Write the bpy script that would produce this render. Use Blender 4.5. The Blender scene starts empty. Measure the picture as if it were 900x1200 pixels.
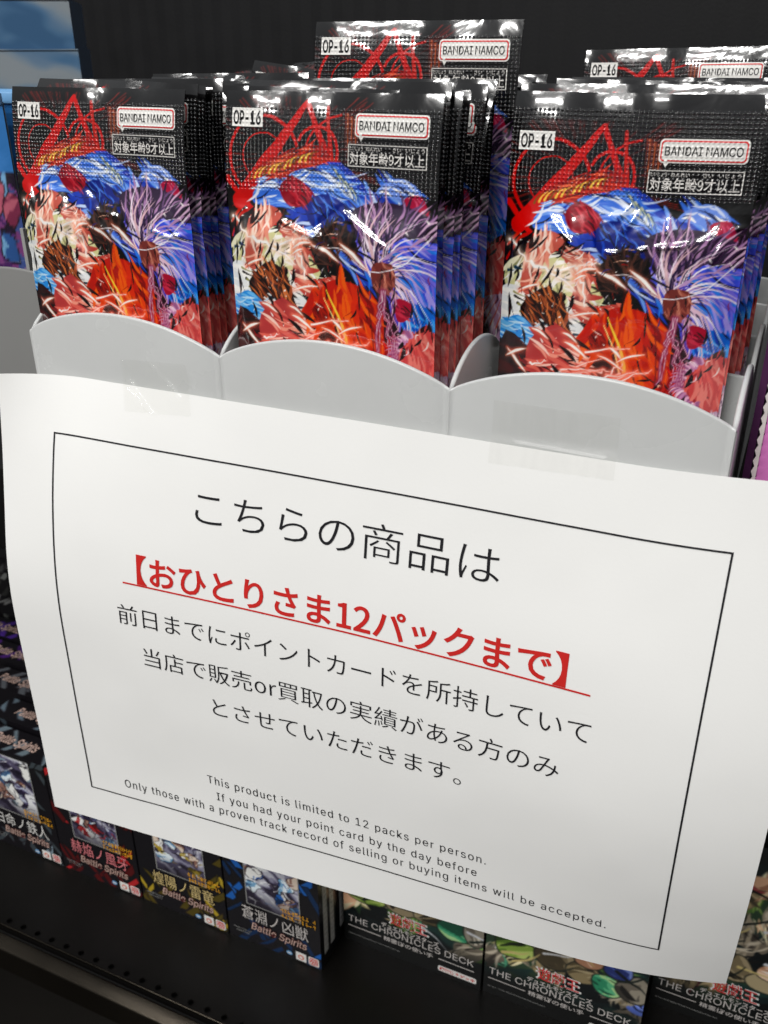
import bpy, bmesh, math, random
import numpy as np
from mathutils import Matrix, Vector, Euler

scene = bpy.context.scene
COL = scene.collection
rnd = random.Random(7)
PI = math.pi

# ------------------------------------------------------------------ camera
cam_d = bpy.data.cameras.new("camera")
cam = bpy.data.objects.new("camera", cam_d); COL.objects.link(cam)
cam_d.sensor_fit = 'VERTICAL'; cam_d.sensor_height = 36.0; cam_d.sensor_width = 36.0
cam_d.lens = 1083.74 / 1200 * 36.0
cam_d.clip_start = 0.01; cam_d.clip_end = 50
cam.matrix_world = Matrix(((0.9124486, -0.1824897, 0.3662445, 0.268028),
                           (0.4091861, 0.4114678, -0.8144084, -0.262351),
                           (-0.0020767, 0.8929680, 0.4501155, 0.097309),
                           (0, 0, 0, 1)))
cam_d.dof.use_dof = True; cam_d.dof.focus_distance = 0.33; cam_d.dof.aperture_fstop = 24
scene.camera = cam

# ------------------------------------------------------------------ world + shop lamps
w = bpy.data.worlds.new("World"); scene.world = w; w.use_nodes = True
bg = w.node_tree.nodes['Background']; bg.inputs[1].default_value = 1.0
wt = w.node_tree; tcw = wt.nodes.new('ShaderNodeTexCoord'); sp = wt.nodes.new('ShaderNodeSeparateXYZ'); rw = wt.nodes.new('ShaderNodeValToRGB')
wt.links.new(tcw.outputs['Generated'], sp.inputs[0])
mw = wt.nodes.new('ShaderNodeMapRange'); mw.inputs[1].default_value = -1; mw.inputs[2].default_value = 1
wt.links.new(sp.outputs[2], mw.inputs[0]); wt.links.new(mw.outputs[0], rw.inputs[0])
el = rw.color_ramp.elements                      # a shop: dark floor, shelves at eye level, pale ceiling
el[0].position = 0.45; el[0].color = (0.045, 0.045, 0.045, 1); el[1].position = 0.85; el[1].color = (0.24, 0.247, 0.255, 1)
wt.links.new(rw.outputs[0], bg.inputs[0])

def lamp(name, loc, aim, sx, sy, power, col=(1, 0.985, 0.96)):
    d = bpy.data.lights.new(name, 'AREA'); d.shape = 'RECTANGLE'; d.size = sx; d.size_y = sy
    d.energy = power; d.color = col
    o = bpy.data.objects.new(name, d); COL.objects.link(o); o.location = loc
    v = Vector(aim) - Vector(loc); o.rotation_euler = v.to_track_quat('-Z', 'Y').to_euler()
    return o
for y_, p_ in ((-0.42, 5.0), (-0.95, 14), (-1.55, 21), (-2.3, 29), (-3.2, 44)):
    lamp("ceiling_lamp", (-0.35, y_, 1.75), (-0.35, y_ + 0.4, 0), 1.4, 0.09, p_)
lamp("ceiling_lamp", (1.5, -1.2, 1.75), (1.2, -1.0, 0), 1.3, 0.06, 6)
scene.view_settings.view_transform = 'Standard'; scene.view_settings.look = 'None'
scene.view_settings.exposure = 0.0; scene.view_settings.gamma = 1.0

# ------------------------------------------------------------------ helpers
def lin(c):
    return tuple((x / 255 / 12.92) if x / 255 <= 0.04045 else ((x / 255 + 0.055) / 1.055) ** 2.4 for x in c[:3])

def link(o, parent=None):
    COL.objects.link(o)
    if parent is not None: o.parent = parent
    return o
def tag(o, label=None, cat=None, group=None, kind=None):
    if label: o['label'] = label
    if cat: o['category'] = cat
    if group: o['group'] = group
    if kind: o['kind'] = kind
    return o
def empty(name, loc=(0, 0, 0), rot=(0, 0, 0)):
    o = bpy.data.objects.new(name, None); o.empty_display_size = 0.01
    COL.objects.link(o); o.location = loc; o.rotation_euler = rot
    return o
def mesh_obj(name, verts, faces, mat, parent=None, smooth=False, col=None, matidx=None):
    me = bpy.data.meshes.new(name)
    verts = np.asarray(verts, dtype=np.float32)
    me.from_pydata([tuple(map(float, v)) for v in verts], [], faces)
    if smooth: me.polygons.foreach_set('use_smooth', [True] * len(me.polygons))
    if col is not None:
        a = me.color_attributes.new('print', 'FLOAT_COLOR', 'POINT')
        c4 = np.ones((len(verts), 4), np.float32); c4[:, :3] = col
        a.data.foreach_set('color', c4.ravel())
    for m in (mat if isinstance(mat, (list, tuple)) else [mat]): me.materials.append(m)
    if matidx is not None: me.polygons.foreach_set('material_index', matidx)
    me.update()
    return link(bpy.data.objects.new(name, me), parent)
def copy_tree(o, parent=None):
    c = o.copy(); COL.objects.link(c); c.parent = parent
    for k in ('label', 'group'):
        if k in c and parent is None: del c[k]
    for ch in list(o.children): copy_tree(ch, c)
    return c
def box_vf(x0, x1, y0, y1, z0, z1):
    v = [(x0, y0, z0), (x1, y0, z0), (x1, y1, z0), (x0, y1, z0), (x0, y0, z1), (x1, y0, z1), (x1, y1, z1), (x0, y1, z1)]
    f = [(0, 3, 2, 1), (4, 5, 6, 7), (0, 1, 5, 4), (1, 2, 6, 5), (2, 3, 7, 6), (3, 0, 4, 7)]
    return v, f
def bevel(o, wd, seg=2):
    m = o.modifiers.new('bevel', 'BEVEL'); m.width = wd; m.segments = seg; m.limit_method = 'ANGLE'
    for p in o.data.polygons: p.use_smooth = True
    o.data.update()
def grid_faces(nu, nv, flip=False, off=0):
    f = []
    for j in range(nv - 1):
        for i in range(nu - 1):
            a = off + j * nu + i
            q = (a, a + 1, a + nu + 1, a + nu)
            f.append(q[::-1] if flip else q)
    return f

# ------------------------------------------------------------------ materials
def new_mat(name):
    m = bpy.data.materials.new(name); m.use_nodes = True
    return m, m.node_tree, m.node_tree.nodes['Principled BSDF']
def plain(name, srgb, rough=0.5, coat=0.0, metal=0.0, var=0.0, scale=60, bump=0.0, bscale=400, spec=0.5, linear=None):
    m, nt, b = new_mat(name)
    c = linear or lin(srgb)
    b.inputs['Base Color'].default_value = (*c, 1); b.inputs['Roughness'].default_value = rough
    b.inputs['Metallic'].default_value = metal; b.inputs['Coat Weight'].default_value = coat
    b.inputs['Coat Roughness'].default_value = 0.08
    b.inputs['Specular IOR Level'].default_value = spec
    tc = nt.nodes.new('ShaderNodeTexCoord')
    if var:
        n = nt.nodes.new('ShaderNodeTexNoise'); n.inputs['Scale'].default_value = scale; n.inputs['Detail'].default_value = 5
        nt.links.new(tc.outputs['Object'], n.inputs['Vector'])
        r = nt.nodes.new('ShaderNodeMapRange'); r.inputs[1].default_value = 0.3; r.inputs[2].default_value = 0.7
        r.inputs[3].default_value = 1 - var; r.inputs[4].default_value = 1 + var
        nt.links.new(n.outputs[0], r.inputs[0])
        mx = nt.nodes.new('ShaderNodeVectorMath'); mx.operation = 'SCALE'; mx.inputs[0].default_value = c
        nt.links.new(r.outputs[0], mx.inputs['Scale']); nt.links.new(mx.outputs[0], b.inputs['Base Color'])
        r2 = nt.nodes.new('ShaderNodeMapRange'); r2.inputs[1].default_value = 0.3; r2.inputs[2].default_value = 0.7
        r2.inputs[3].default_value = max(0.02, rough - var * 0.4); r2.inputs[4].default_value = min(1, rough + var * 0.4)
        nt.links.new(n.outputs[0], r2.inputs[0]); nt.links.new(r2.outputs[0], b.inputs['Roughness'])
    if bump:
        n2 = nt.nodes.new('ShaderNodeTexNoise'); n2.inputs['Scale'].default_value = bscale; n2.inputs['Detail'].default_value = 3
        nt.links.new(tc.outputs['Object'], n2.inputs['Vector'])
        bp = nt.nodes.new('ShaderNodeBump'); bp.inputs['Strength'].default_value = 1; bp.inputs['Distance'].default_value = bump
        nt.links.new(n2.outputs[0], bp.inputs['Height']); nt.links.new(bp.outputs[0], b.inputs['Normal'])
    return m
def printed(name, rough=0.3, coat=0.0, crimp=False, wr=0.0, coat_r=0.06, spec=0.5):
    m, nt, b = new_mat(name)
    a = nt.nodes.new('ShaderNodeVertexColor'); a.layer_name = 'print'
    nt.links.new(a.outputs[0], b.inputs['Base Color'])
    b.inputs['Roughness'].default_value = rough; b.inputs['Coat Weight'].default_value = coat
    b.inputs['Coat Roughness'].default_value = coat_r; b.inputs['Specular IOR Level'].default_value = spec
    tc = nt.nodes.new('ShaderNodeTexCoord'); last = None
    if wr:
        n = nt.nodes.new('ShaderNodeTexNoise'); n.inputs['Scale'].default_value = 55; n.inputs['Detail'].default_value = 3
        n.inputs['Distortion'].default_value = 0.8
        nt.links.new(tc.outputs['Object'], n.inputs['Vector'])
        bp = nt.nodes.new('ShaderNodeBump'); bp.inputs['Distance'].default_value = wr; bp.inputs['Strength'].default_value = 1
        nt.links.new(n.outputs[0], bp.inputs['Height']); last = bp
    if crimp:                                   # embossed dot grid of the heat-sealed end
        s = nt.nodes.new('ShaderNodeSeparateXYZ'); nt.links.new(tc.outputs['Object'], s.inputs[0])
        def sn(out, pitch, ph=0.0):
            k = nt.nodes.new('ShaderNodeMath'); k.operation = 'MULTIPLY_ADD'; k.inputs[1].default_value = 2 * PI / pitch; k.inputs[2].default_value = ph
            nt.links.new(out, k.inputs[0])
            q = nt.nodes.new('ShaderNodeMath'); q.operation = 'SINE'; nt.links.new(k.outputs[0], q.inputs[0]); return q
        p = nt.nodes.new('ShaderNodeMath'); p.operation = 'MULTIPLY'
        q = nt.nodes.new('ShaderNodeMath'); q.operation = 'ADD'
        sx = sn(s.outputs[0], 0.00138); sz = sn(s.outputs[2], 0.00128)
        nt.links.new(sx.outputs[0], q.inputs[0]); nt.links.new(sz.outputs[0], q.inputs[1])
        p.inputs[1].default_value = 0.5; nt.links.new(q.outputs[0], p.inputs[0])
        mxx = nt.nodes.new('ShaderNodeMath'); mxx.operation = 'MAXIMUM'; mxx.inputs[1].default_value = 0.0
        nt.links.new(p.outputs[0], mxx.inputs[0])
        # no dots in the smooth header strip
        st = nt.nodes.new('ShaderNodeMath'); st.operation = 'LESS_THAN'; st.inputs[1].default_value = PACK_H - 0.0042
        nt.links.new(s.outputs[2], st.inputs[0])
        mm = nt.nodes.new('ShaderNodeMath'); mm.operation = 'MULTIPLY'
        nt.links.new(mxx.outputs[0], mm.inputs[0]); nt.links.new(st.outputs[0], mm.inputs[1])
        bp2 = nt.nodes.new('ShaderNodeBump'); bp2.inputs['Distance'].default_value = 0.00045; bp2.inputs['Strength'].default_value = 1
        nt.links.new(mm.outputs[0], bp2.inputs['Height'])
        if last: nt.links.new(last.outputs[0], bp2.inputs['Normal'])
        last = bp2
    if last:
        nt.links.new(last.outputs[0], b.inputs['Normal']); nt.links.new(last.outputs[0], b.inputs['Coat Normal'])
    return m
PACK_H = 0.141; PACK_W = 0.0745; SEAL = 0.029

def emboss(m):
    """the same pressed dots run across the prints on the sealed end"""
    src = M['seal'].node_tree; nt = m.node_tree; b = nt.nodes['Principled BSDF']
    tc = nt.nodes.new('ShaderNodeTexCoord'); s = nt.nodes.new('ShaderNodeSeparateXYZ'); nt.links.new(tc.outputs['Object'], s.inputs[0])
    o = []
    for k, p in ((0, 0.00138), (2, 0.00128)):
        a = nt.nodes.new('ShaderNodeMath'); a.operation = 'MULTIPLY'; a.inputs[1].default_value = 2 * PI / p; nt.links.new(s.outputs[k], a.inputs[0])
        q = nt.nodes.new('ShaderNodeMath'); q.operation = 'SINE'; nt.links.new(a.outputs[0], q.inputs[0]); o.append(q)
    ad = nt.nodes.new('ShaderNodeMath'); ad.operation = 'ADD'; nt.links.new(o[0].outputs[0], ad.inputs[0]); nt.links.new(o[1].outputs[0], ad.inputs[1])
    mx = nt.nodes.new('ShaderNodeMath'); mx.operation = 'MAXIMUM'; mx.inputs[1].default_value = 0; nt.links.new(ad.outputs[0], mx.inputs[0])
    bp = nt.nodes.new('ShaderNodeBump'); bp.inputs['Distance'].default_value = 0.00008; bp.inputs['Strength'].default_value = 1
    nt.links.new(mx.outputs[0], bp.inputs['Height']); nt.links.new(bp.outputs[0], b.inputs['Normal'])
    b.inputs['Roughness'].default_value = 0.25
    return m
M = {}
M['paper'] = plain('paper', None, 0.75, var=0.012, scale=25, bump=0.00003, bscale=900, linear=(0.81, 0.81, 0.795), spec=0.25)
M['ink'] = plain('ink', (24, 24, 28), 0.6, var=0.1, scale=300, spec=0.3)
M['red_ink'] = plain('red_ink', (196, 34, 30), 0.6, var=0.06, scale=200, spec=0.3)
M['tray'] = plain('frosted_plastic', None, 0.27, var=0.03, scale=22, bump=0.00005, bscale=140, linear=(0.55, 0.56, 0.555), spec=0.45)
bt = M['tray'].node_tree.nodes['Principled BSDF']
bt.inputs['Subsurface Weight'].default_value = 0.5; bt.inputs['Subsurface Radius'].default_value = (0.004, 0.004, 0.004)
M['tray_grey'] = plain('grey_plastic', None, 0.4, var=0.03, scale=18, linear=(0.21, 0.21, 0.205), spec=0.4)
M['board'] = plain('black_board', (17, 17, 19), 0.6, var=0.12, scale=40, bump=0.00008, bscale=500, spec=0.25)
M['shelf'] = plain('shelf_paint', None, 0.36, var=0.18, scale=9, bump=0.00004, bscale=260, spec=0.22, linear=(0.0042, 0.0038, 0.0035))
M['rail'] = plain('black_metal', (66, 61, 54), 0.2, var=0.12, scale=14, metal=1.0, bump=0.00002, bscale=900)
M['hole'] = plain('dark_cavity', (5, 5, 5), 0.9)
M['wrap'] = printed('foil_wrapper', 0.22, 0.9, wr=0.0008, coat_r=0.05)
M['seal'] = printed('embossed_foil', 0.16, 1.0, crimp=True, wr=0.00045, coat_r=0.09)
for k_ in ('wrap', 'seal'): M[k_].node_tree.nodes['Principled BSDF'].inputs['Coat IOR'].default_value = 2.0
M['card'] = printed('printed_card', 0.32, 0.25)
M['white'] = plain('white_print', (226, 224, 220), 0.35, var=0.03)
M['black'] = plain('black_print', (16, 15, 17), 0.35, var=0.05)
M['red'] = plain('red_print', (206, 42, 44), 0.35, var=0.04)
M['silver'] = plain('silver_print', (206, 200, 196), 0.35, var=0.08, scale=300)
M['rose'] = plain('rose_print', (200, 170, 158), 0.4, var=0.15, scale=300)
M['maroon'] = plain('maroon_print', (92, 40, 40), 0.4, var=0.1)
M['gold'] = plain('gold_print', (214, 190, 130), 0.35, var=0.12, scale=200)
M['pink_t'] = plain('pink_print', (228, 130, 136), 0.35, var=0.05)
M['yellow'] = plain('yellow_print', (246, 176, 40), 0.4, var=0.05)
M['blue'] = plain('blue_print', (110, 160, 205), 0.4, var=0.05)
M['grey_t'] = plain('grey_print', (150, 150, 148), 0.4, var=0.06)
M['salmon'] = plain('salmon_print', (216, 120, 100), 0.4, var=0.06)

for k_, c_ in (('white_e', (226, 224, 220)), ('black_e', (14, 13, 15)), ('red_e', (206, 42, 44)), ('silver_e', (208, 204, 200))):
    M[k_] = emboss(plain(k_, c_, 0.3))
# ------------------------------------------------------------------ noise + print artwork painter
def hash2(ix, iy, seed):
    h = (ix.astype(np.int64) * 374761393 + iy.astype(np.int64) * 668265263 + seed * 974711) & 0x7fffffff
    h = ((h ^ (h >> 13)) * 1274126177) & 0x7fffffff
    return ((h ^ (h >> 16)) & 0xffff) / 65535.0
def vnoise(x, y, seed=0):
    ix, iy = np.floor(x), np.floor(y); fx, fy = x - ix, y - iy
    fx = fx * fx * (3 - 2 * fx); fy = fy * fy * (3 - 2 * fy)
    a, b = hash2(ix, iy, seed), hash2(ix + 1, iy, seed); c, d = hash2(ix, iy + 1, seed), hash2(ix + 1, iy + 1, seed)
    return (a * (1 - fx) + b * fx) * (1 - fy) + (c * (1 - fx) + d * fx) * fy
def fbm(x, y, seed=0, o=3):
    s = 0; a = 0.5; t = 0
    for i in range(o):
        s = s + a * vnoise(x * 2 ** i, y * 2 ** i, seed + i * 17); t += a; a *= 0.5
    return s / t
class Art:
    def __init__(self, X, Y, bgc, warp=6.0, wl=45.0, seed=0, aa=1.0):
        self.aa = aa; self.X0, self.Y0 = X, Y
        self.X = X + (fbm(X / wl, Y / wl, seed + 1) - 0.5) * 2 * warp
        self.Y = Y + (fbm(X / wl, Y / wl, seed + 2) - 0.5) * 2 * warp
        self.C = np.ones((len(X), 3)) * np.array(bgc, float); self.seed = seed
    def mix(self, m, col):
        m = np.clip(m, 0, 1)[:, None]; self.C = self.C * (1 - m) + np.asarray(col, float) * m
    def psdf(self, pts):
        X, Y = self.X, self.Y; n = len(pts); d = np.full(len(X), 1e18); s = np.zeros(len(X), bool)
        for i in range(n):
            ax, ay = pts[i]; bx, by = pts[(i + 1) % n]; ex, ey = bx - ax, by - ay
            wx, wy = X - ax, Y - ay
            t = np.clip((wx * ex + wy * ey) / (ex * ex + ey * ey + 1e-9), 0, 1)
            d = np.minimum(d, (wx - ex * t) ** 2 + (wy - ey * t) ** 2)
            c = ((ay > Y) != (by > Y)) & (X < ex * (Y - ay) / (ey if abs(ey) > 1e-9 else 1e-9) + ax)
            s ^= c
        d = np.sqrt(d); return np.where(s, -d, d)
    def smooth(self, pts, n=4):
        k = len(pts); out = []
        for i in range(k):
            p0, p1, p2, p3 = [np.array(pts[(i + j - 1) % k], float) for j in range(4)]
            for q in range(n):
                t = q / n
                out.append(tuple(0.5 * ((2 * p1) + (-p0 + p2) * t + (2 * p0 - 5 * p1 + 4 * p2 - p3) * t * t + (-p0 + 3 * p1 - 3 * p2 + p3) * t ** 3)))
        return out
    def shape(self, pts, pal, ang=0.0, fx=0.012, fy=0.05, ink=2.0, inkc=(25, 15, 22), round_=True, soft=0.12, bias=0.0, aa=None, detail=0):
        aa = aa or self.aa
        if round_: pts = self.smooth(pts)
        d = self.psdf(pts); self.seed += 31
        c, s = math.cos(ang), math.sin(ang)
        u = (self.X * c + self.Y * s) * fx; v = (-self.X * s + self.Y * c) * fy
        t = fbm(u + fbm(u * 0.7, v * 0.4, self.seed + 5) * 1.5, v, self.seed, 3)
        t = np.clip((t - 0.28) / 0.44 + bias, 0, 0.9999) * len(pal)
        col = np.tile(np.array(pal[0], float), (len(t), 1))
        for k in range(1, len(pal)):
            m = np.clip((t - k) / soft + 0.5, 0, 1)[:, None]; col = col * (1 - m) + np.array(pal[k], float) * m
        if ink: self.mix(np.clip((ink - d) / aa + 0.5, 0, 1), inkc)
        m = np.clip(-d / aa + 0.5, 0, 1)[:, None]; self.C = self.C * (1 - m) + col * m
        if detail:                                          # fine brush lines along the flow, kept inside the outline
            keep = self.C.copy(); r = random.Random(self.seed); xs_ = [p[0] for p in pts]; ys_ = [p[1] for p in pts]
            lite = tuple(min(255, x * 1.2 + 40) for x in pal[-1]); deep = tuple(x * 0.45 for x in pal[0])
            for k in range(detail):
                x, y = r.uniform(min(xs_), max(xs_)), r.uniform(min(ys_), max(ys_)); a = ang + r.uniform(-.45, .45); l = r.uniform(18, 70); b = r.uniform(-.5, .5)
                self.stroke([(x, y), (x + l * .5 * math.cos(a), y + l * .5 * math.sin(a)), (x + l * math.cos(a + b), y + l * math.sin(a + b))], r.uniform(2, 5.5), 0, r.choice([lite, deep, deep, pal[-1], pal[0]]), taper_both=True)
            m2 = np.clip((-d - 1.5) / aa, 0, 1)[:, None]; self.C = keep * (1 - m2) + self.C * m2
    def stroke(self, pts, w0, w1, col, glow=None, gw=0, curve=True, taper_both=False):
        P = [np.array(p, float) for p in pts]
        if curve and len(P) > 2:
            Q = []
            for i in range(len(P) - 1):
                p0 = P[max(i - 1, 0)]; p1 = P[i]; p2 = P[i + 1]; p3 = P[min(i + 2, len(P) - 1)]
                for q in range(5):
                    t = q / 5; Q.append(0.5 * ((2 * p1) + (-p0 + p2) * t + (2 * p0 - 5 * p1 + 4 * p2 - p3) * t * t + (-p0 + 3 * p1 - 3 * p2 + p3) * t ** 3))
            Q.append(P[-1]); P = Q
        mn = np.min(P, 0) - max(w0, w1) - gw - 12; mx = np.max(P, 0) + max(w0, w1) + gw + 12
        sel = np.where((self.X > mn[0]) & (self.X < mx[0]) & (self.Y > mn[1]) & (self.Y < mx[1]))[0]
        if not len(sel): return
        X, Y = self.X[sel], self.Y[sel]; best = np.full(len(X), 1e9); n = len(P) - 1
        for i in range(n):
            a, b = P[i], P[i + 1]; e = b - a; wx, wy = X - a[0], Y - a[1]
            t = np.clip((wx * e[0] + wy * e[1]) / (e @ e + 1e-9), 0, 1)
            g = (i + t) / n
            wd = (w0 + (w1 - w0) * g) if not taper_both else w0 * np.sin(PI * np.clip(g, 0.02, 0.98))
            best = np.minimum(best, np.hypot(wx - e[0] * t, wy - e[1] * t) - wd / 2)
        def mx_(m, c):
            m = np.clip(m, 0, 1)[:, None]; self.C[sel] = self.C[sel] * (1 - m) + np.array(c, float) * m
        if glow is not None: mx_(0.75 * np.exp(-np.clip(best, 0, None) / gw), glow)
        mx_(0.5 - best / self.aa, col)
    def mass(self, pts, pal, flow, n, wid=(4, 12), ln=(25, 80), spread=0.25, fill=True, r=None, dark=0.25):
        """feathered body of brush strokes: pal dark -> light, flow = angle or function (x, y) -> angle"""
        self.seed += 7; r = r or random.Random(self.seed)
        fl = flow if callable(flow) else (lambda x, y: flow)
        if fill:
            d = self.psdf(self.smooth(pts)); self.mix(np.clip(-d / self.aa + 0.5, 0, 1), pal[len(pal) // 2 - (1 if len(pal) > 3 else 0)])
        xs_ = [p[0] for p in pts]; ys_ = [p[1] for p in pts]
        def inside(x, y):
            c = False
            for i in range(len(pts)):
                (ax, ay), (bx, by) = pts[i], pts[i - 1]
                if (ay > y) != (by > y) and x < (bx - ax) * (y - ay) / (by - ay) + ax: c = not c
            return c
        deep = tuple(c * 0.3 for c in pal[0])
        for k in range(n):
            for _ in range(30):
                x, y = r.uniform(min(xs_), max(xs_)), r.uniform(min(ys_), max(ys_))
                if inside(x, y): break
            a = fl(x, y) + r.uniform(-spread, spread); l = r.uniform(*ln); b = r.uniform(-.7, .7); x -= l * .45 * math.cos(a); y -= l * .45 * math.sin(a)
            q = k / n
            col = deep if r.random() < dark * .45 else pal[min(len(pal) - 1, int((q * .75 + r.random() * .45) * len(pal)))]
            w_ = r.uniform(*wid) * (1.15 - .75 * q)
            if col is deep: w_ *= .55
            self.stroke([(x, y), (x + l * .5 * math.cos(a), y + l * .5 * math.sin(a)), (x + l * .5 * math.cos(a) + l * .5 * math.cos(a + b), y + l * .5 * math.sin(a) + l * .5 * math.sin(a + b))], w_, 0, col, taper_both=True)
    def linear(self):
        c = np.clip(self.C, 0, 255) / 255
        return np.where(c <= 0.04045, c / 12.92, ((c + 0.055) / 1.055) ** 2.4)

def bolt(a, b, n, amp, r):
    pts = []
    for i in range(n + 1):
        t = i / n; x = a[0] + (b[0] - a[0]) * t; y = a[1] + (b[1] - a[1]) * t
        k = 0 if i in (0, n) else amp
        pts.append((x + r.uniform(-k, k), y + r.uniform(-k, k)))
    return pts

def pack_art(U, Wd):
    """Abstract swirl-and-lightning artwork. U 0..1 across, Wd metres from the top edge."""
    X = 80 + U * 632; Y = 75 + Wd / 0.000115
    A = Art(X, Y, (8, 7, 8), 3.5, 50, 3, 2.4); r = random.Random(11)
    for i in range(90):                                             # dark red rays
        a = r.uniform(0, 2 * PI); r0 = r.uniform(90, 180); r1 = r0 + r.uniform(40, 160)
        A.stroke([(300 + r0 * math.cos(a), 230 + r0 * math.sin(a)), (300 + r1 * math.cos(a), 230 + r1 * math.sin(a))], 1.2, 3.0, (118, 34, 28), curve=False)
    red = (196, 40, 30)
    for (cx, cy, rr, a0, a1, wd) in ((200, 240, 105, 1.2, 6.6, 9), (200, 240, 62, 0.4, 6.2, 4), (360, 220, 60, 3.6, 6.6, 9), (440, 250, 120, 3.5, 4.6, 6)):
        A.stroke([(cx + rr * math.cos(a0 + (a1 - a0) * k / 9), cy + rr * math.sin(a0 + (a1 - a0) * k / 9)) for k in range(10)], wd, wd, red)
    A.stroke([(330, 100), (250, 200), (120, 360)], 11, 46, red)
    A.stroke([(330, 105), (385, 220)], 12, 19, red, curve=False)
    A.stroke([(385, 110), (405, 260)], 9, 14, (190, 44, 34), curve=False)
    A.stroke([(85, 300), (150, 370), (240, 415)], 18, 7, (200, 42, 32)); A.stroke([(90, 420), (180, 330), (260, 300)], 6, 20, red)
    A.stroke([(90, 460), (130, 395), (160, 380)], 7, 12, (180, 36, 28))
    for k in range(7):
        A.stroke([(440 + k * 6, 125 + 3 * k), (448 + k * 7, 250)], 5, 1, (176, 92, 60) if k % 2 else (120, 50, 40), curve=False)
    WH = (255, 253, 248)
    # white burst on the left
    A.mass([(96, 470), (200, 436), (330, 440), (384, 520), (330, 600), (230, 620), (104, 560)], [(150, 150, 110), (214, 212, 160), (238, 234, 204), WH, WH], lambda x, y: math.atan2(y - 520, x - 300) * .4 + .2, 90, (6, 18), (40, 130))
    A.mass([(80, 540), (160, 530), (240, 560), (330, 620), (330, 690), (200, 700), (80, 640)], [(190, 196, 200), (236, 238, 238), WH, WH], 0.15, 60, (8, 20), (40, 120))
    for k in range(26):
        x, y = r.uniform(90, 330), r.uniform(460, 650); a = r.uniform(-0.2, 0.5); l = r.uniform(12, 46)
        A.stroke([(x, y), (x + l * math.cos(a), y + l * math.sin(a))], r.uniform(3, 11), 0.5, r.choice([(22, 22, 26), (32, 60, 80), (150, 148, 90), (30, 26, 24)]), curve=False)
    # streaming blue cloth-like bands
    blue = [(24, 32, 100), (44, 68, 172), (74, 118, 214), (120, 160, 232), (196, 212, 244)]
    bwav = lambda x, y: 0.45 + 0.5 * math.sin(x / 70.0)
    A.mass([(280, 262), (430, 250), (540, 318), (600, 284), (650, 304), (668, 356), (610, 345), (540, 372), (520, 420), (560, 470), (500, 566), (430, 470), (330, 420), (262, 360)], blue, bwav, 120, (7, 22), (50, 150), .16)
    A.mass([(160, 356), (205, 290), (300, 252), (420, 262), (470, 320), (380, 350), (300, 366), (220, 370)], blue[1:] + [(228, 234, 248)], lambda x, y: -0.5 + (x - 160) / 260, 110, (5, 15), (40, 110), .2)
    A.mass([(330, 350), (400, 330), (486, 380), (500, 460), (420, 446), (350, 410)], [(14, 18, 60), (26, 40, 124), (44, 78, 184), (90, 134, 220)], 0.9, 46, (5, 14), (30, 80))
    A.mass([(250, 325), (285, 285), (345, 320), (335, 358), (280, 364)], [(84, 14, 34), (140, 26, 42), (178, 44, 56), (210, 80, 90)], 0.8, 34, (4, 10), (18, 50))
    A.mass([(540, 318), (600, 276), (655, 300), (672, 352), (632, 372), (600, 330)], [(60, 70, 180), (120, 150, 226), (210, 220, 244), WH], lambda x, y: -.5 + (x - 540) / 80, 34, (4, 11), (24, 70))
    A.mass([(620, 330), (668, 320), (690, 372), (660, 386)], [(110, 20, 50), (170, 40, 70), (210, 90, 120)], 1.0, 16, (4, 9), (16, 40))
    A.mass([(185, 268), (290, 215), (372, 208), (392, 244), (310, 268), (230, 292)], [(96, 20, 22), (160, 36, 32), (200, 60, 46), (226, 110, 80)], -0.3, 60, (4, 11), (30, 80))
    for k in range(13):
        A.stroke([(160 + k * 15, 300 - k * 5), (168 + k * 15, 284 - k * 5), (184 + k * 15, 270 - k * 4)], 7, 1.5, (240, 196, 96) if k % 3 else (130, 80, 34))
    for k in range(9):
        A.stroke([(404 + 9 * k, 258 + 7 * k), (424 + 8 * k, 284 + 6 * k), (414 + 10 * k, 302 + 6 * k)], 5, 1.0, (206, 206, 160) if k % 2 else (50, 80, 120))
    # peach and rose streams
    peach = [(128, 48, 48), (194, 96, 84), (230, 146, 126), (246, 190, 170), (255, 228, 214)]
    A.mass([(160, 396), (215, 366), (258, 392), (215, 440), (190, 500), (165, 548), (140, 520), (150, 450)], peach, lambda x, y: 2.0 - .5 * math.sin(y / 50), 30, (9, 20), (40, 110), .12)
    A.mass([(262, 440), (326, 420), (356, 452), (336, 520), (356, 556), (440, 548), (452, 600), (340, 612), (292, 560), (300, 480)], [(120, 38, 42), (186, 76, 68), (222, 116, 100), (240, 160, 142), (255, 214, 196)], lambda x, y: 1.2 if y < 530 else 0.4, 36, (10, 22), (40, 100), .15)
    A.mass([(250, 430), (282, 402), (330, 430), (300, 452)], peach, 0.5, 22, (4, 9), (20, 50))
    # violet cloth and its pink fan
    viol = [(28, 26, 96), (56, 52, 168), (74, 90, 214), (62, 126, 222), (124, 116, 220), (170, 160, 236)]
    A.mass([(500, 470), (560, 410), (640, 430), (718, 424), (718, 690), (650, 690), (600, 650), (575, 585), (520, 540)], viol, lambda x, y: 0.55 + (y - 430) / 300, 100, (9, 26), (60, 170), .12)
    A.mass([(620, 600), (718, 620), (718, 690), (650, 690)], [(30, 70, 170), (44, 110, 210), (80, 160, 232)], 1.1, 40, (6, 16), (40, 90), .2)
    A.mass([(470, 372), (540, 340), (640, 350), (704, 380), (718, 436), (630, 424), (540, 470), (490, 440)], [(22, 14, 24), (50, 34, 60), (110, 80, 120), (176, 136, 176), (214, 180, 206)], lambda x, y: math.atan2(y - 540, x - 570), 80, (4, 13), (40, 120), .15)
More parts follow.
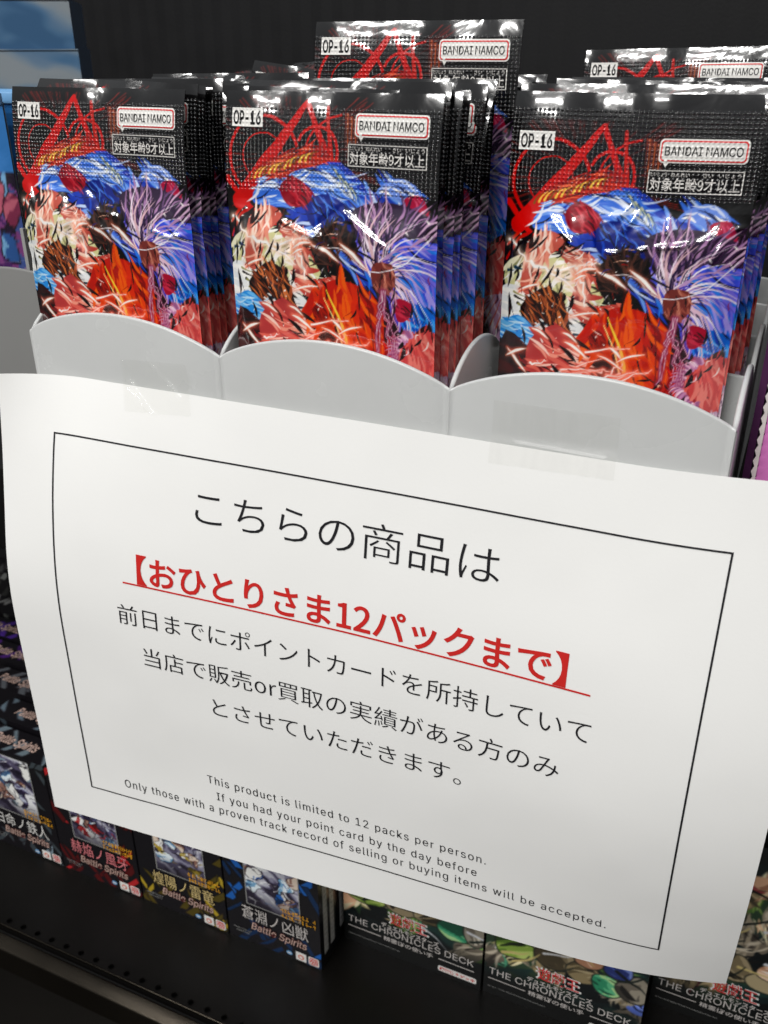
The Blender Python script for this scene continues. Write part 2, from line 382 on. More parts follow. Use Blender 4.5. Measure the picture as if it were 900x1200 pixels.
    for k in range(64):
        a = -2.25 + 3.1 * k / 63 + r.uniform(-0.06, 0.06); l = r.uniform(90, 215); bx, by = 556 + r.uniform(-16, 16), 535 + r.uniform(-18, 18)
        cx, cy = bx + 0.5 * l * math.cos(a), by + 0.5 * l * math.sin(a) - 12
        A.stroke([(bx, by), (cx, cy), (bx + l * math.cos(a + 0.35), by + l * math.sin(a + 0.35))], r.uniform(4, 12), 0.4, r.choice([(230, 196, 214), (190, 156, 198), (244, 230, 240), (40, 28, 66), (72, 64, 176), (226, 190, 196), (250, 242, 246)]))
    A.mass([(540, 500), (592, 498), (602, 545), (575, 582), (536, 560)], [(60, 24, 26), (116, 52, 48), (166, 92, 78), (206, 140, 120)], 1.2, 34, (4, 10), (16, 44))
    A.mass([(606, 590), (650, 600), (640, 640), (610, 648)], [(110, 16, 40), (164, 32, 56), (196, 60, 80)], .6, 16, (4, 9), (16, 40))
    # dark smoke
    A.mass([(352, 470), (385, 420), (440, 402), (492, 448), (486, 500), (440, 470), (408, 486), (380, 535)], [(10, 8, 8), (20, 14, 14), (40, 26, 24), (76, 46, 38)], lambda x, y: math.atan2(y - 520, x - 440), 60, (5, 15), (30, 80), .4)
    A.mass([(146, 590), (176, 545), (215, 520), (268, 546), (290, 612), (304, 660), (262, 660), (232, 625), (205, 612), (172, 644)], [(20, 14, 14), (36, 22, 20), (84, 40, 28), (150, 76, 48), (206, 120, 76)], lambda x, y: 1.1 + (x - 220) / 200, 80, (5, 14), (30, 84), .35)
    A.mass([(82, 650), (140, 612), (200, 650), (216, 690), (160, 705), (84, 694)], [(36, 96, 184), (66, 146, 220), (120, 188, 238), (190, 224, 246)], 0.15, 40, (6, 16), (30, 90))
    # dark ground
    A.shape([(80, 704), (200, 705), (330, 690), (440, 700), (560, 660), (640, 690), (712, 700), (716, 1300), (78, 1300)], [(12, 9, 11), (18, 12, 14), (44, 18, 20), (74, 24, 24)], 0.1, 0.012, 0.03, ink=0, bias=-0.25)
    # salmon swirl lower left
    A.mass([(172, 694), (220, 640), (268, 622), (330, 690), (366, 745), (344, 806), (260, 812), (190, 776)], [(110, 30, 36), (178, 68, 68), (216, 106, 96), (238, 156, 138), (255, 214, 200)], lambda x, y: 0.9 - (y - 630) / 150, 50, (9, 22), (40, 110), .2)
    # orange body of flame
    org = [(130, 24, 16), (184, 44, 24), (208, 60, 28), (220, 76, 34), (230, 100, 48)]
    A.mass([(326, 640), (372, 590), (420, 556), (500, 566), (560, 612), (572, 690), (560, 806), (462, 806), (444, 740), (392, 704), (336, 692)], org, lambda x, y: 1.45 - (x - 440) / 260, 70, (12, 30), (50, 150), .12)
    A.mass([(352, 640), (376, 622), (400, 650), (392, 680), (362, 676)], [(70, 10, 12), (120, 24, 18), (160, 40, 24)], 1.0, 18, (4, 9), (16, 40))
    A.stroke([(398, 585), (432, 660), (452, 716), (462, 806)], 3, 13, (244, 214, 90))
    A.stroke([(388, 606), (420, 670), (440, 730), (452, 790)], 2, 7, (252, 240, 160))
    A.stroke([(520, 600), (536, 690), (540, 800)], 2, 4, (110, 22, 16))
    A.mass([(556, 806), (572, 740), (600, 690), (640, 760), (640, 840), (500, 850), (440, 812)], [(70, 10, 12), (150, 24, 20), (206, 42, 30), (236, 70, 44)], 1.0, 60, (5, 14), (30, 90))
    # rose pad with fringe, lower right
    A.mass([(596, 720), (640, 690), (718, 684), (718, 830), (660, 842), (606, 800)], [(150, 48, 56), (204, 80, 80), (224, 102, 96), (230, 134, 124)], 1.4, 60, (8, 20), (40, 100), .15, dark=.06)
    for k in range(64):
        a = PI * 0.55 + PI * 0.92 * k / 63; cx, cy = 664, 752; q = r.uniform(.85, 1.1)
        x, y = cx + 60 * q * math.cos(a), cy - 60 * q * math.sin(a)
        A.stroke([(x, y), (x + 14 * math.cos(a + .2), y - 14 * math.sin(a + .2)), (x + 28 * math.cos(a + 0.5), y - 28 * math.sin(a + 0.5))], 8, 0.3, r.choice([(226, 178, 206), (196, 140, 180), (246, 218, 232), (160, 100, 142)]))
    A.mass([(640, 855), (690, 838), (718, 850), (718, 1000), (680, 1010), (668, 930)], [(90, 60, 90), (196, 156, 188), (238, 218, 232), WH], 1.4, 40, (4, 11), (24, 70))
    for k in range(6):
        A.stroke([(600 + 18 * k, 900 + 9 * k), (660 + 10 * k, 830 + 6 * k)], 4, 1, (206, 90, 60), curve=False)
    # lightning
    wh = (255, 252, 248)
    for (a, b, wd) in (((95, 405), (170, 455), 7), ((170, 455), (300, 520), 10), ((240, 470), (350, 440), 6), ((300, 460), (330, 560), 6)):
        A.stroke(bolt(a, b, 7, 9, r), wd, 2, wh, (255, 220, 200), 9, curve=False)
    for k in range(24):
        x, y = r.uniform(180, 430), r.uniform(680, 800)
        A.stroke(bolt((x, y), (x + r.uniform(40, 130), y - r.uniform(-10, 45)), 5, 8, r), r.uniform(2, 7), 0.8, wh, (250, 130, 110), 5, curve=False)
    for k in range(9):
        A.stroke(bolt((575 + r.uniform(-20, 30), 570), (560 + r.uniform(-20, 60), 760), 8, 10, r), 2.2, 0.8, (240, 214, 222), (140, 50, 90), 3, curve=False)
    A.stroke([(300, 505), (330, 440), (372, 470), (450, 470), (520, 520), (620, 500), (700, 420)], 2.5, 2.5, (246, 246, 252))
    for k in range(46):                                   # black gaps between the streams
        x, y = r.uniform(90, 700), r.uniform(380, 800); a = math.atan2(y - 560, x - 420) + 1.57 + r.uniform(-.4, .4); l = r.uniform(24, 76)
        A.stroke([(x, y), (x + l * .5 * math.cos(a) + 4, y + l * .5 * math.sin(a)), (x + l * math.cos(a), y + l * math.sin(a))], r.uniform(5, 13), 0, (14, 9, 12), taper_both=True)
    for k in range(14):                                   # white-hot slashes
        x, y = r.uniform(100, 440), r.uniform(430, 790); a = r.choice([-.35, .3, -.9, .6]) + r.uniform(-.2, .2); l = r.uniform(40, 120)
        A.stroke([(x, y), (x + l * .5 * math.cos(a), y + l * .5 * math.sin(a) - 5), (x + l * math.cos(a), y + l * math.sin(a))], r.uniform(4, 10), 0, (255, 252, 246), (255, 150, 120), 5, taper_both=True)
    # loose sparks, shards and brush lines that follow a swirl around the middle
    for k in range(60):
        x, y = r.uniform(84, 708), r.uniform(360, 860); ax, ay = x - 420, y - 560; L = math.hypot(ax, ay) + 1; tx, ty = -ay / L, ax / L; l = r.uniform(8, 34)
        bend = r.uniform(-6, 6)
        A.stroke([(x, y), (x + tx * l * .5 + bend, y + ty * l * .5 + bend), (x + tx * l, y + ty * l)], r.uniform(1.6, 4.6), 0, r.choice([(255, 250, 244), (20, 14, 18), (20, 14, 18), (246, 196, 170), (60, 50, 110), (150, 30, 30), (240, 226, 236)]), taper_both=True)
    for k in range(80):
        x, y = r.gauss(270, 90), r.gauss(560, 120); a = r.uniform(0, 6.3); l = r.uniform(2, 7)
        A.stroke([(x, y), (x + l * math.cos(a), y + l * math.sin(a))], r.uniform(1.5, 3.5), 0.5, (255, 253, 246), curve=False)
    # very dark border strips
    A.mix(np.clip((88 - Y) / 3, 0, 1), (8, 7, 8))
    for k in range(26):
        A.stroke([(r.uniform(90, 700), r.uniform(850, 1250)), (r.uniform(90, 700), r.uniform(850, 1250))], 2, 0.5, (90, 34, 30), curve=False)
    c = A.linear(); lum = c.mean(1, keepdims=True)
    return np.clip(lum + (c - lum) * 1.12, 0, 1) ** 1.06

# ------------------------------------------------------------------ text (Blender's own bundled typefaces)
def bundled(fn):
    try:
        import os
        return bpy.data.fonts.load(os.path.join(bpy.utils.system_resource('DATAFILES'), 'fonts', fn))
    except Exception:
        return None
F_CJK = bundled('Noto Sans CJK Regular.woff2'); F_LAT = bundled('Inter.woff2')
FSCALE = {}
def raw_text(s, fnt, offset, shear, spacing, size=1.0):
    cu = bpy.data.curves.new('txt', 'FONT'); cu.body = s
    if fnt: cu.font = fnt
    cu.size = size; cu.offset = offset
    cu.shear = shear; cu.space_character = spacing; cu.resolution_u = 4; cu.fill_mode = 'FRONT'
    o = bpy.data.objects.new('txt', cu); COL.objects.link(o)
    bpy.context.view_layer.update()
    me = bpy.data.meshes.new_from_object(o.evaluated_get(bpy.context.evaluated_depsgraph_get()))
    bpy.data.objects.remove(o); bpy.data.curves.remove(cu)
    v = np.array([x.co[:] for x in me.vertices]); f = [tuple(p.vertices) for p in me.polygons]
    bpy.data.meshes.remove(me)
    return v, f
def text_mesh(s, size, bold=0.0, shear=0.0, spacing=1.0):
    """glyph mesh whose em is `size`; bold is the outline offset in ems"""
    fnt = F_LAT if all(ord(c) < 256 for c in s) else F_CJK
    key = fnt.name if fnt else ''
    if key not in FSCALE:
        pv, _ = raw_text('H' if fnt is F_LAT else '国', fnt, 0, 0, 1)
        FSCALE[key] = (0.72 if fnt is F_LAT else 0.84) / (pv[:, 1].max() - pv[:, 1].min())
    k = FSCALE[key]
    v, f = raw_text(s, fnt, bold * OFFK, shear, spacing, k)
    return v * size, f
OFFK = 1.0
def fit_text(s, x0, x1, yc=None, y0=None, y1=None, bold=0.0, shear=0.0, size=None, spacing=1.0):
    """2D glyph mesh fitted to the box; if size is given it fixes the height and x is stretched to fit."""
    v, f = text_mesh(s, size or 1.0, bold, shear, spacing)
    mn, mx = v.min(0), v.max(0)
    sx = (x1 - x0) / (mx[0] - mn[0])
    out = v.copy(); out[:, 0] = x0 + (v[:, 0] - mn[0]) * sx
    if y0 is not None:
        out[:, 1] = y0 + (v[:, 1] - mn[1]) * (y1 - y0) / (mx[1] - mn[1])
    else:
        k = 1.0 if size else sx
        out[:, 1] = yc + (v[:, 1] - (mn[1] + mx[1]) / 2) * k
    return out[:, :2], f
def quad2d(x0, x1, y0, y1, n=1):
    v = [(x0 + (x1 - x0) * i / n, y) for y in (y0, y1) for i in range(n + 1)]
    return np.array(v), [(i, i + 1, n + 2 + i, n + 1 + i) for i in range(n)]
def rrect2d(x0, x1, y0, y1, r, k=6, sub=10):
    pts = []
    for cx, cy, a0 in ((x1 - r, y1 - r, 0), (x0 + r, y1 - r, PI / 2), (x0 + r, y0 + r, PI), (x1 - r, y0 + r, 1.5 * PI)):
        for i in range(k + 1):
            a = a0 + PI / 2 * i / k; pts.append((cx + r * math.cos(a), cy + r * math.sin(a)))
    return pts
def rrect_grid(x0, x1, y0, y1, r, nx=26, ny=5):
    V = []; r = max(r, 1e-5)
    xs_ = sorted(set(list(np.linspace(x0, x1, nx)) + [x0 + r * (1 - math.cos(PI / 2 * k / 5)) for k in range(6)] + [x1 - r * (1 - math.cos(PI / 2 * k / 5)) for k in range(6)]))
    for j in range(ny + 1):
        for x in xs_:
            e = max(0.0, r - min(x - x0, x1 - x)); c = r - math.sqrt(max(0.0, r * r - e * e))
            V.append((x, (y0 + c) + (y1 - y0 - 2 * c) * j / ny))
    return np.array(V), grid_faces(len(xs_), ny + 1)
def gridq(x0, x1, y0, y1, nx, ny):
    X, Y = np.meshgrid(np.linspace(x0, x1, nx + 1), np.linspace(y0, y1, ny + 1))
    return np.stack([X.ravel(), Y.ravel()], 1), grid_faces(nx + 1, ny + 1)
def poly2d(pts): return np.array(pts), [tuple(range(len(pts)))]
def frame2d(x0, x1, y0, y1, t, n=40):
    V, F = [], []
    for q in (quad2d(x0, x1, y1 - t, y1, n), quad2d(x0, x1, y0, y0 + t, n)):
        o = len(V); V += list(map(tuple, q[0])); F += [tuple(i + o for i in f) for f in q[1]]
    for xa, xb in ((x0, x0 + t), (x1 - t, x1)):
        o = len(V)
        for i in range(n + 1):
            y = y0 + t + (y1 - y0 - 2 * t) * i / n; V += [(xa, y), (xb, y)]
        F += [(o + 2 * i, o + 2 * i + 1, o + 2 * i + 3, o + 2 * i + 2) for i in range(n)]
    return np.array(V), F
def merge(*parts):
    V, F, I = [], [], []
    for vf in parts:
        v, f = vf[0], vf[1]; mi = vf[2] if len(vf) > 2 else 0
        o = len(V); V += [tuple(p) for p in v]; F += [tuple(i + o for i in q) for q in f]; I += [mi] * len(f)
    return np.array(V), F, I
def sq(x0, x1, y0, y1): return quad2d(x0, x1, y0, y1)
def tri_split(v2, f, maxlen):
    """subdivide long triangles so flat prints follow a curved surface"""
    return v2, f

# ================================================================== SETTING
def slab(name, x0, x1, y0, y1, z0, z1, mat, bv=0.0):
    v, f = box_vf(x0, x1, y0, y1, z0, z1); o = mesh_obj(name, v, f, mat)
    if bv: bevel(o, bv)
    return tag(o, kind='structure')
# lower shelf with a row of round perforations and a rolled front rail
def lower_shelf():
    zf = -0.404; V, F = [], []
    pitch, hy, hr = 0.0116, 0.0150, 0.0019; xs0 = -0.121 - 24 * pitch
    ncell = 72; y0, y1 = 0.0112, 0.0200
    for c in range(ncell):
        xc = xs0 + c * pitch; x0, x1 = xc - pitch / 2, xc + pitch / 2
        o = len(V); K = 20
        for k in range(K):
            a = 2 * PI * k / K; V.append((xc + hr * math.cos(a), hy + hr * math.sin(a), zf))
        for k in range(K):                                  # wall of the hole
            a = 2 * PI * k / K; V.append((xc + hr * math.cos(a), hy + hr * math.sin(a), zf - 0.0016))
        for k in range(K):                                  # outer square ring
            a = 2 * PI * k / K; cx, cy = math.cos(a), math.sin(a)
            tx = (x1 - xc) / abs(cx) if abs(cx) > 1e-6 else 1e9
            ty = ((y1 - hy) if cy > 0 else (hy - y0)) / abs(cy) if abs(cy) > 1e-6 else 1e9
            t = min(tx, ty); V.append((xc + cx * t, hy + cy * t, zf))
        base = len(V); V += [(x0, y0, zf), (x1, y0, zf), (x1, y1, zf), (x0, y1, zf)]
        for k in range(K):
            n = (k + 1) % K
            F.append((o + k, o + 2 * K + k, o + 2 * K + n, o + n)); F.append((o + k, o + n, o + K + n, o + K + k))
        # square corners
        angs = [math.atan2(y1 - hy, x1 - xc), math.atan2(y1 - hy, x0 - xc), math.atan2(y0 - hy, x0 - xc) + 2 * PI, math.atan2(y0 - hy, x1 - xc) + 2 * PI]
        for ci, an in zip((2, 3, 0, 1), angs):
            k = int(an / (2 * PI) * K) % K; F.append((o + 2 * K + k, base + ci, o + 2 * K + (k + 1) % K))
    xa, xb = xs0 - pitch / 2, xs0 + (ncell - 0.5) * pitch
    o = len(V); V += [(xa, y1, zf), (xb, y1, zf), (xb, 0.42, zf), (xa, 0.42, zf)]; F.append((o, o + 1, o + 2, o + 3))
    prof = [(0.0112, zf), (0.0108, zf - 0.0006), (0.0106, zf - 0.009)]
    for i in range(len(prof) - 1):
        o = len(V); (ya, za), (yb, zb) = prof[i], prof[i + 1]
        V += [(xa, ya, za), (xb, ya, za), (xb, yb, zb), (xa, yb, zb)]; F.append((o, o + 3, o + 2, o + 1))
    s = mesh_obj('shelf_floor', V, F, M['shelf']); tag(s, kind='structure')
    v, f = box_vf(xa, xb, 0.0085, 0.42, zf - 0.02, zf - 0.006); mesh_obj('shelf_cavity', v, f, M['hole'], s)
    # rail: rounded section extruded along x
    def arc(cy, cz, r_, a0, a1, n): return [(cy + r_ * math.cos(a0 + (a1 - a0) * k / n), cz + r_ * math.sin(a0 + (a1 - a0) * k / n)) for k in range(n + 1)]
    pts = [(0.0068, zf - 0.012)] + arc(0.0062, zf - 0.0012, 0.0006, 0, PI * .62, 5) + arc(0.0004, zf - 0.0052, 0.0024, PI * .60, PI * .90, 8) + arc(-0.0050, zf - 0.0150, 0.0008, PI * .86, PI * 1.0, 3) + [(-0.0058, zf - 0.36)]
    trim = arc(0.0114, zf - 0.0004, 0.0007, PI * .45, PI * 1.05, 5)
    V, F = [], []
    for (y, z) in pts: V += [(xa, y, z), (xb, y, z)]
    for i in range(len(pts) - 1): F.append((2 * i, 2 * i + 1, 2 * i + 3, 2 * i + 2))
    o = len(V)
    for (y, z) in trim: V += [(xa, y, z), (xb, y, z)]
    for i in range(len(trim) - 1): F.append((o + 2 * i, o + 2 * i + 1, o + 2 * i + 3, o + 2 * i + 2))
    rl = mesh_obj('shelf_rail', V, F, M['rail'], smooth=True); tag(rl, kind='structure')
lower_shelf()
slab('floor', -3, 3, -3.5, 0.45, -0.80, -0.765, plain('floor_vinyl', (40, 38, 36), 0.4, var=0.1, scale=3))
slab('display_shelf', -0.40, 0.60, -0.0075, 0.42, -0.100, -0.058, M['shelf'], 0.002)
def back_panel():
    # black laminate back wall with faint vertical ribs
    V, F = [], []; n = 220; x0, x1 = -0.9, 1.0
    for j, z in enumerate((-0.46, 1.0)):
        for i in range(n + 1): V.append((x0 + (x1 - x0) * i / n, 0.42 + (0.0003 if i % 2 else 0.0), z))
    F = [(i, i + 1, n + 2 + i, n + 1 + i) for i in range(n)]
    o = mesh_obj('back_wall', V, F, M['board']); tag(o, kind='structure')
back_panel()

# ================================================================== DISPLAY TRAY
PITCH = 0.0863; TZ0 = -0.058; TH = 0.0017
def wall_strip(samples, name, mat, parent):
    """samples: list of (px, py, nx, ny, ztop): a thin upright panel with a rounded top edge following a path"""
    V, F = [], []; h = TH / 2; ns = 8
    sec = len(range(ns + 1)) + 2
    for (px, py, nx, ny, zt) in samples:
        V.append((px - nx * h, py - ny * h, TZ0))
        for k in range(ns + 1):
            a = PI - PI * k / ns
            V.append((px + nx * h * math.cos(a), py + ny * h * math.cos(a), zt - h + h * math.sin(a)))
        V.append((px + nx * h, py + ny * h, TZ0))
    for i in range(len(samples) - 1):
        for k in range(sec - 1):
            a = i * sec + k; F.append((a, a + 1, a + sec + 1, a + sec))
    F.append(tuple(range(sec))); F.append(tuple(reversed(range((len(samples) - 1) * sec, len(samples) * sec))))
    return mesh_obj(name, V, F, mat, parent, smooth=True)
CELL = 0.0515
def make_tray(label, bins, cells, origin, mat):
    root = empty('display_tray', origin); tag(root, label, 'display tray')
    arch = lambda t, h: h * (1 - (2 * t - 1) ** 2) ** 0.85
    for b in range(bins):
        smp = []
        for i in range(37):
            t = i / 36; x = b * PITCH + 0.00015 + (PITCH - 0.0003) * t
            bow = -0.0016 * (1 - abs(2 * t - 1) ** 6)
            dy = -0.0016 * (-(6 * abs(2 * t - 1) ** 5) * 2 * (1 if t > .5 else -1)) / PITCH
            L = math.hypot(1, dy); smp.append((x, 0.0016 + bow, -dy / L * -1 * -1, 1 / L, arch(t, 0.0108)))
        wall_strip(smp, 'front_panel', mat, root)
        for c in range(1, cells + 1):
            smp = []
            for i in range(15):
                t = i / 14; x = b * PITCH + 0.0011 + (PITCH - 0.0022) * t
                smp.append((x, c * CELL, 0, 1, 0.0002 + 0.0012 * (1 - (2 * t - 1) ** 4)))
            wall_strip(smp, 'partition', mat, root)
    for b in range(bins + 1):
        smp = []
        for c in range(cells):
            for i in range(20 if c < cells - 1 else 21):
                t = i / 20; y = 0.0016 + (c + t) * CELL
                xo = b * PITCH + (0.0004 if b == 0 else (-0.0004 if b == bins else 0))
                smp.append((xo, y, -1, 0, arch(t, 0.0105) - 0.0003))
        wall_strip(smp, 'divider_wall', mat, root)
    v, f = box_vf(0, bins * PITCH, 0.0032, cells * CELL, TZ0, TZ0 + 0.0015); mesh_obj('tray_base', v, f, mat, root)
    return root
make_tray('pale frosted plastic tray with three scalloped bins behind the white sign', 3, 4, (0, 0, 0), M['tray'])
make_tray('darker grey plastic tray half cut off at the left edge, behind the pale tray', 1, 3, (-0.0925, 0.046, 0), M['tray_grey'])

# ================================================================== CARD PACKS
NX, NZ = 231, 361
def pack_y(x, z, var):
    """front surface (negative y = towards viewer) of a pack variant, arrays x,z"""
    u = np.clip(x / PACK_W + 0.5, 0, 1)
    ex = np.minimum(u, 1 - u) * PACK_W
    px = 1 - np.exp(-(ex / 0.0042) ** 1.5)
    zt = PACK_H - SEAL
    pt = np.clip((zt - z) / 0.015, 0, 1); pt = pt * pt * (3 - 2 * pt)
    pb = np.clip((z - 0.010) / 0.014, 0, 1); pb = pb * pb * (3 - 2 * pb)
    bul = 0.0027 * px * pt * pb
    r = random.Random(var * 7 + 3)
    s = -bul
    # creases fanning out below the seal
    for k in range(17):
        ax, az = r.uniform(-0.034, 0.034), zt - r.uniform(0.0, 0.03) * r.random()
        an = r.uniform(-2.7, -0.45); ln = r.uniform(0.006, 0.032); dx, dz = math.cos(an), math.sin(an)
        t = np.clip(((x - ax) * dx + (z - az) * dz) / ln, 0, 1)
        d = np.hypot(x - ax - dx * ln * t, z - az - dz * ln * t)
        s = s - r.choice([1, -0.8]) * r.uniform(0.0004, 0.0009) * np.exp(-(d / r.uniform(0.0009, 0.0018)) ** 2) * np.sin(PI * np.clip(t, 0.03, 0.97))
    # long soft curl near the shoulder
    cz = zt - 0.010 - 0.006 * np.sin((x / PACK_W + 0.2 * var) * 4.2)
    cz = cz + 0.004 * (fbm(x * 90 + var * 9, z * 0 + var, 5, 2) - .5)
    s = s - 0.0011 * np.exp(-((z - cz) / 0.0008) ** 2) * px * np.clip((fbm(x * 130 + var * 5, z * 0 + 3.3, 8, 2) - .42) * 5, 0, 1)
    seal = np.clip((z - zt + 0.003) / 0.006, 0, 1)
    s = s + seal * (0.0007 * np.sin(x * 120 + var * 1.7) + 0.0004 * np.sin(x * 310 + var) * np.clip((z - zt) / SEAL, 0, 1))
    q = np.clip((z - zt) / SEAL, 0, 1)
    s = s + q * 0.0022 + q ** 4 * (0.0022 + 0.0006 * np.sin(x * 70 + var * 2.2))
    if var >= 3:                                  # packs further back: limper tops, one corner folded over
        s = s + q * (0.0016 * (var - 3) - 0.0006) + q ** 2 * 0.006 * np.clip((u - 0.72 if var == 3 else 0.9 - u) / 0.28, 0, 1) ** 2 + 0.0011 * q * np.sin(x * 210 + var)
    if var == 2: s = s + 0.0042 * (2 * u - 1) ** 2
    return s
xs = np.linspace(-PACK_W / 2, PACK_W / 2, NX); zs = np.concatenate([np.linspace(0, 0.046, 41)[:-1], np.linspace(0.046, PACK_H - SEAL, 226), np.linspace(PACK_H - SEAL, PACK_H, 96)[1:]])
GX, GZ = np.meshgrid(xs, zs); GX = GX.ravel(); GZ = GZ.ravel()
ROFF = {0: 0.0, 1: 0.0, 2: 0.0062, 3: 0.0, 4: 0.0}              # how far down the print sits on each pack
ARTS = {}
for v_ in (0, 2): ARTS[v_] = pack_art(GX / PACK_W + 0.5, PACK_H - GZ - ROFF[v_])
ARTS[1] = ARTS[3] = ARTS[4] = ARTS[0]
NZ = len(zs); SPLIT = 40 + 225
def pack_sheet(var, r0, r1, name, mat, parent):
    sel = slice(r0 * NX, (r1 + 1) * NX); x, z = GX[sel], GZ[sel]
    ART = ARTS[var]; yf = pack_y(x, z, var) - 0.00012
    V = np.stack([x, yf, z], 1); C = ART[sel]; n = r1 - r0 + 1
    F = grid_faces(NX, n)
    # coarse dark back sheet
    bi = np.linspace(0, NX - 1, 24).astype(int); rows = np.unique(np.concatenate([np.arange(0, n, 8), [n - 1]]))
    idx = (rows[:, None] * NX + bi[None, :]).ravel(); xb, zb = x[idx], z[idx]
    y0 = pack_y(xb, zb, var); flat = np.minimum(xb / PACK_W + .5, .5 - xb / PACK_W) * PACK_W
    yb = 0.00012 + np.where(zb > PACK_H - SEAL, y0, np.where(flat > 0.002, 0.0012 + (0.0042 * (2 * xb / PACK_W) ** 2 if var == 2 else 0), y0))
    F += grid_faces(len(bi), len(rows), True, len(V))
    V = np.concatenate([V, np.stack([xb, yb, zb], 1)]); C = np.concatenate([C, np.tile(np.array(lin((18, 16, 18))), (len(idx), 1))])
    return mesh_obj(name, V, F, mat, parent, smooth=True, col=C)
def pack_print(name, parts, mats, var, parent, lift=0.00016):
    """flat 2D prints in pack coordinates: x across, y = z height; follows the pack's front surface"""
    v, f, mi = merge(*parts); lift_ = lift
    y = pack_y(v[:, 0], v[:, 1], var) - 0.00012 - lift_ - 0.00005 * np.array([0] * len(v))
    # raise higher layers a little
    lay = np.zeros(len(v))
    for q, m in zip(f, mi):
        for i in q: lay[i] = m
    y = y - lay * 0.00009
    return mesh_obj(name, np.stack([v[:, 0], y, v[:, 1]], 1), f, mats, parent, matidx=mi)
def make_pack(var):
    root = empty('card_pack'); tag(root, 'tmp', 'card pack', 'booster packs standing in the pale tray')
    pack_sheet(var, 0, SPLIT, 'wrapper', M['wrap'], root)
    seal = pack_sheet(var, SPLIT, NZ - 1, 'crimped_seal', M['seal'], root)
    hx = lambda px: -PACK_W / 2 + (px - 80) / 632 * PACK_W
    hz = lambda py: PACK_H - (py - 75) * 0.000115 - ROFF[var]
    # code label
    a = gridq(hx(104), hx(200), hz(164), hz(117), 12, 5)
    pack_print('code_label', [(*a, 0), (*fit_text('OP-16', hx(109), hx(195), y0=hz(159), y1=hz(123), bold=0.03), 1)], [M['white_e'], M['black_e']], var, seal)
    # maker logo: red-edged white plate with a speech-bubble tail
    x0, x1, y0, y1 = hx(476), hx(680), hz(178), hz(126)
    def plate(g, mi): return (*rrect_grid(x0 + g, x1 - g, y0 + g, y1 - g, 0.0011 - g * 0.6), mi)
    tail = (*poly2d([(x0 + 0.0002, y0 + 0.0016), (x0 + 0.0030, y0 + 0.0002), (x0 + 0.0019, y0 - 0.0016)][::-1]), 0)
    tail2 = (*poly2d([(x0 + 0.0008, y0 + 0.0016), (x0 + 0.0024, y0 + 0.0006), (x0 + 0.0018, y0 - 0.0007)][::-1]), 2)
    pack_print('maker_logo', [plate(-0.0003, 0), tail, plate(0.00012, 1), plate(0.00055, 2), tail2, (*fit_text('BANDAI NAMCO', x0 + 0.0013, x1 - 0.0013, y0=y0 + 0.0017, y1=y1 - 0.0017, bold=0.013), 3)],
               [M['white_e'], M['red_e'], M['white_e'], M['black_e']], var, seal)
    x0, x1, y0, y1 = hx(454), hx(680), hz(254), hz(198)
    furi = []
    for s, fa, fb in (('たいしょう', 0.02, 0.20), ('ねんれい', 0.24, 0.44), ('さい', 0.58, 0.68), ('いじょう', 0.74, 0.97)):
        furi.append((*fit_text(s, x0 + (x1 - x0) * fa, x0 + (x1 - x0) * fb, y0=y1 - 0.0018, y1=y1 - 0.0006), 1))
    pack_print('age_label', [(*gridq(x0, x1, y0, y1, 26, 6), 0), (*frame2d(x0, x1, y0, y1, 0.00028, 26), 1),
                             (*fit_text('対象年齢9才以上', x0 + 0.0007, x1 - 0.0007, y0=y0 + 0.0006, y1=y1 - 0.0021, bold=0.010), 1)] + furi,
               [M['black_e'], M['silver_e']], var, seal)
    return root
PACKS = [make_pack(v) for v in range(5)]
for i, p in enumerate(PACKS): p.location = (0, 0, -50)
used = set()
GRP = 'booster packs standing in the pale tray'
def place_pack(var, x, y, z=TZ0 + 0.0018, ry=0, rx=0, rz=0, label='', group=GRP):
    if var not in used: o = PACKS[var]; used.add(var)
    else: o = copy_tree(PACKS[var])
    o.location = (x, y, z); o.rotation_euler = (rx, ry, rz); o['label'] = label; o['group'] = group; o['category'] = 'card pack'
    return o
ordn = ['front', 'second', 'third', 'fourth', 'fifth', 'sixth', 'seventh', 'eighth', 'ninth']
def stack(bin_name, x, y0, n, dx, step, first_var, r, where='front', leanx=0.0):
    for k in range(n):
        v = first_var if k == 0 else r.choice([0, 1, 3, 4, 3, 4])
        if k == 0 and where == 'front': lab = f'shiny black card pack with red and blue artwork, frontmost in the {bin_name} bin'
        elif where == 'front': lab = f'{ordn[k]} card pack from the front in the {bin_name} bin, mostly hidden'
        else: lab = f'{"foremost" if k == 0 else ordn[k]} card pack of the rear row in the {bin_name} bin'
        place_pack(v, x + dx * k + (r.uniform(-0.0011, 0.0013) if k else 0), y0 + step * k, TZ0 + 0.0018 + (r.uniform(-0.0006, 0.0030) if k else 0),
                   ry=r.uniform(-0.016, 0.016) if k else 0, rx=leanx + (r.uniform(-0.02, 0.012) if k else 0), rz=r.uniform(-0.012, 0.012), label=lab)
r_ = random.Random(5)
stack('left', 0.0372, 0.0082, 7, 0.0003, 0.0056, 0, r_)
stack('middle', 0.1272, 0.0082, 8, 0.0004, 0.0053, 1, r_)
stack('right', 0.2140, 0.0345, 3, 0.0006, 0.0052, 2, r_)
stack('left', 0.0410, 0.0580, 5, 0.0003, 0.0075, 1, r_, 'rear')
stack('middle', 0.1330, 0.0672, 5, 0.0005, 0.0062, 0, r_, 'rear')
stack('right', 0.2160, 0.0580, 5, 0.0004, 0.0066, 1, r_, 'rear')
place_pack(1, 0.1345, 0.0592, TZ0 + 0.0018 + 0.0200, rx=0.01, rz=0.02, label='card pack raised half out of the middle bin, standing above the others')
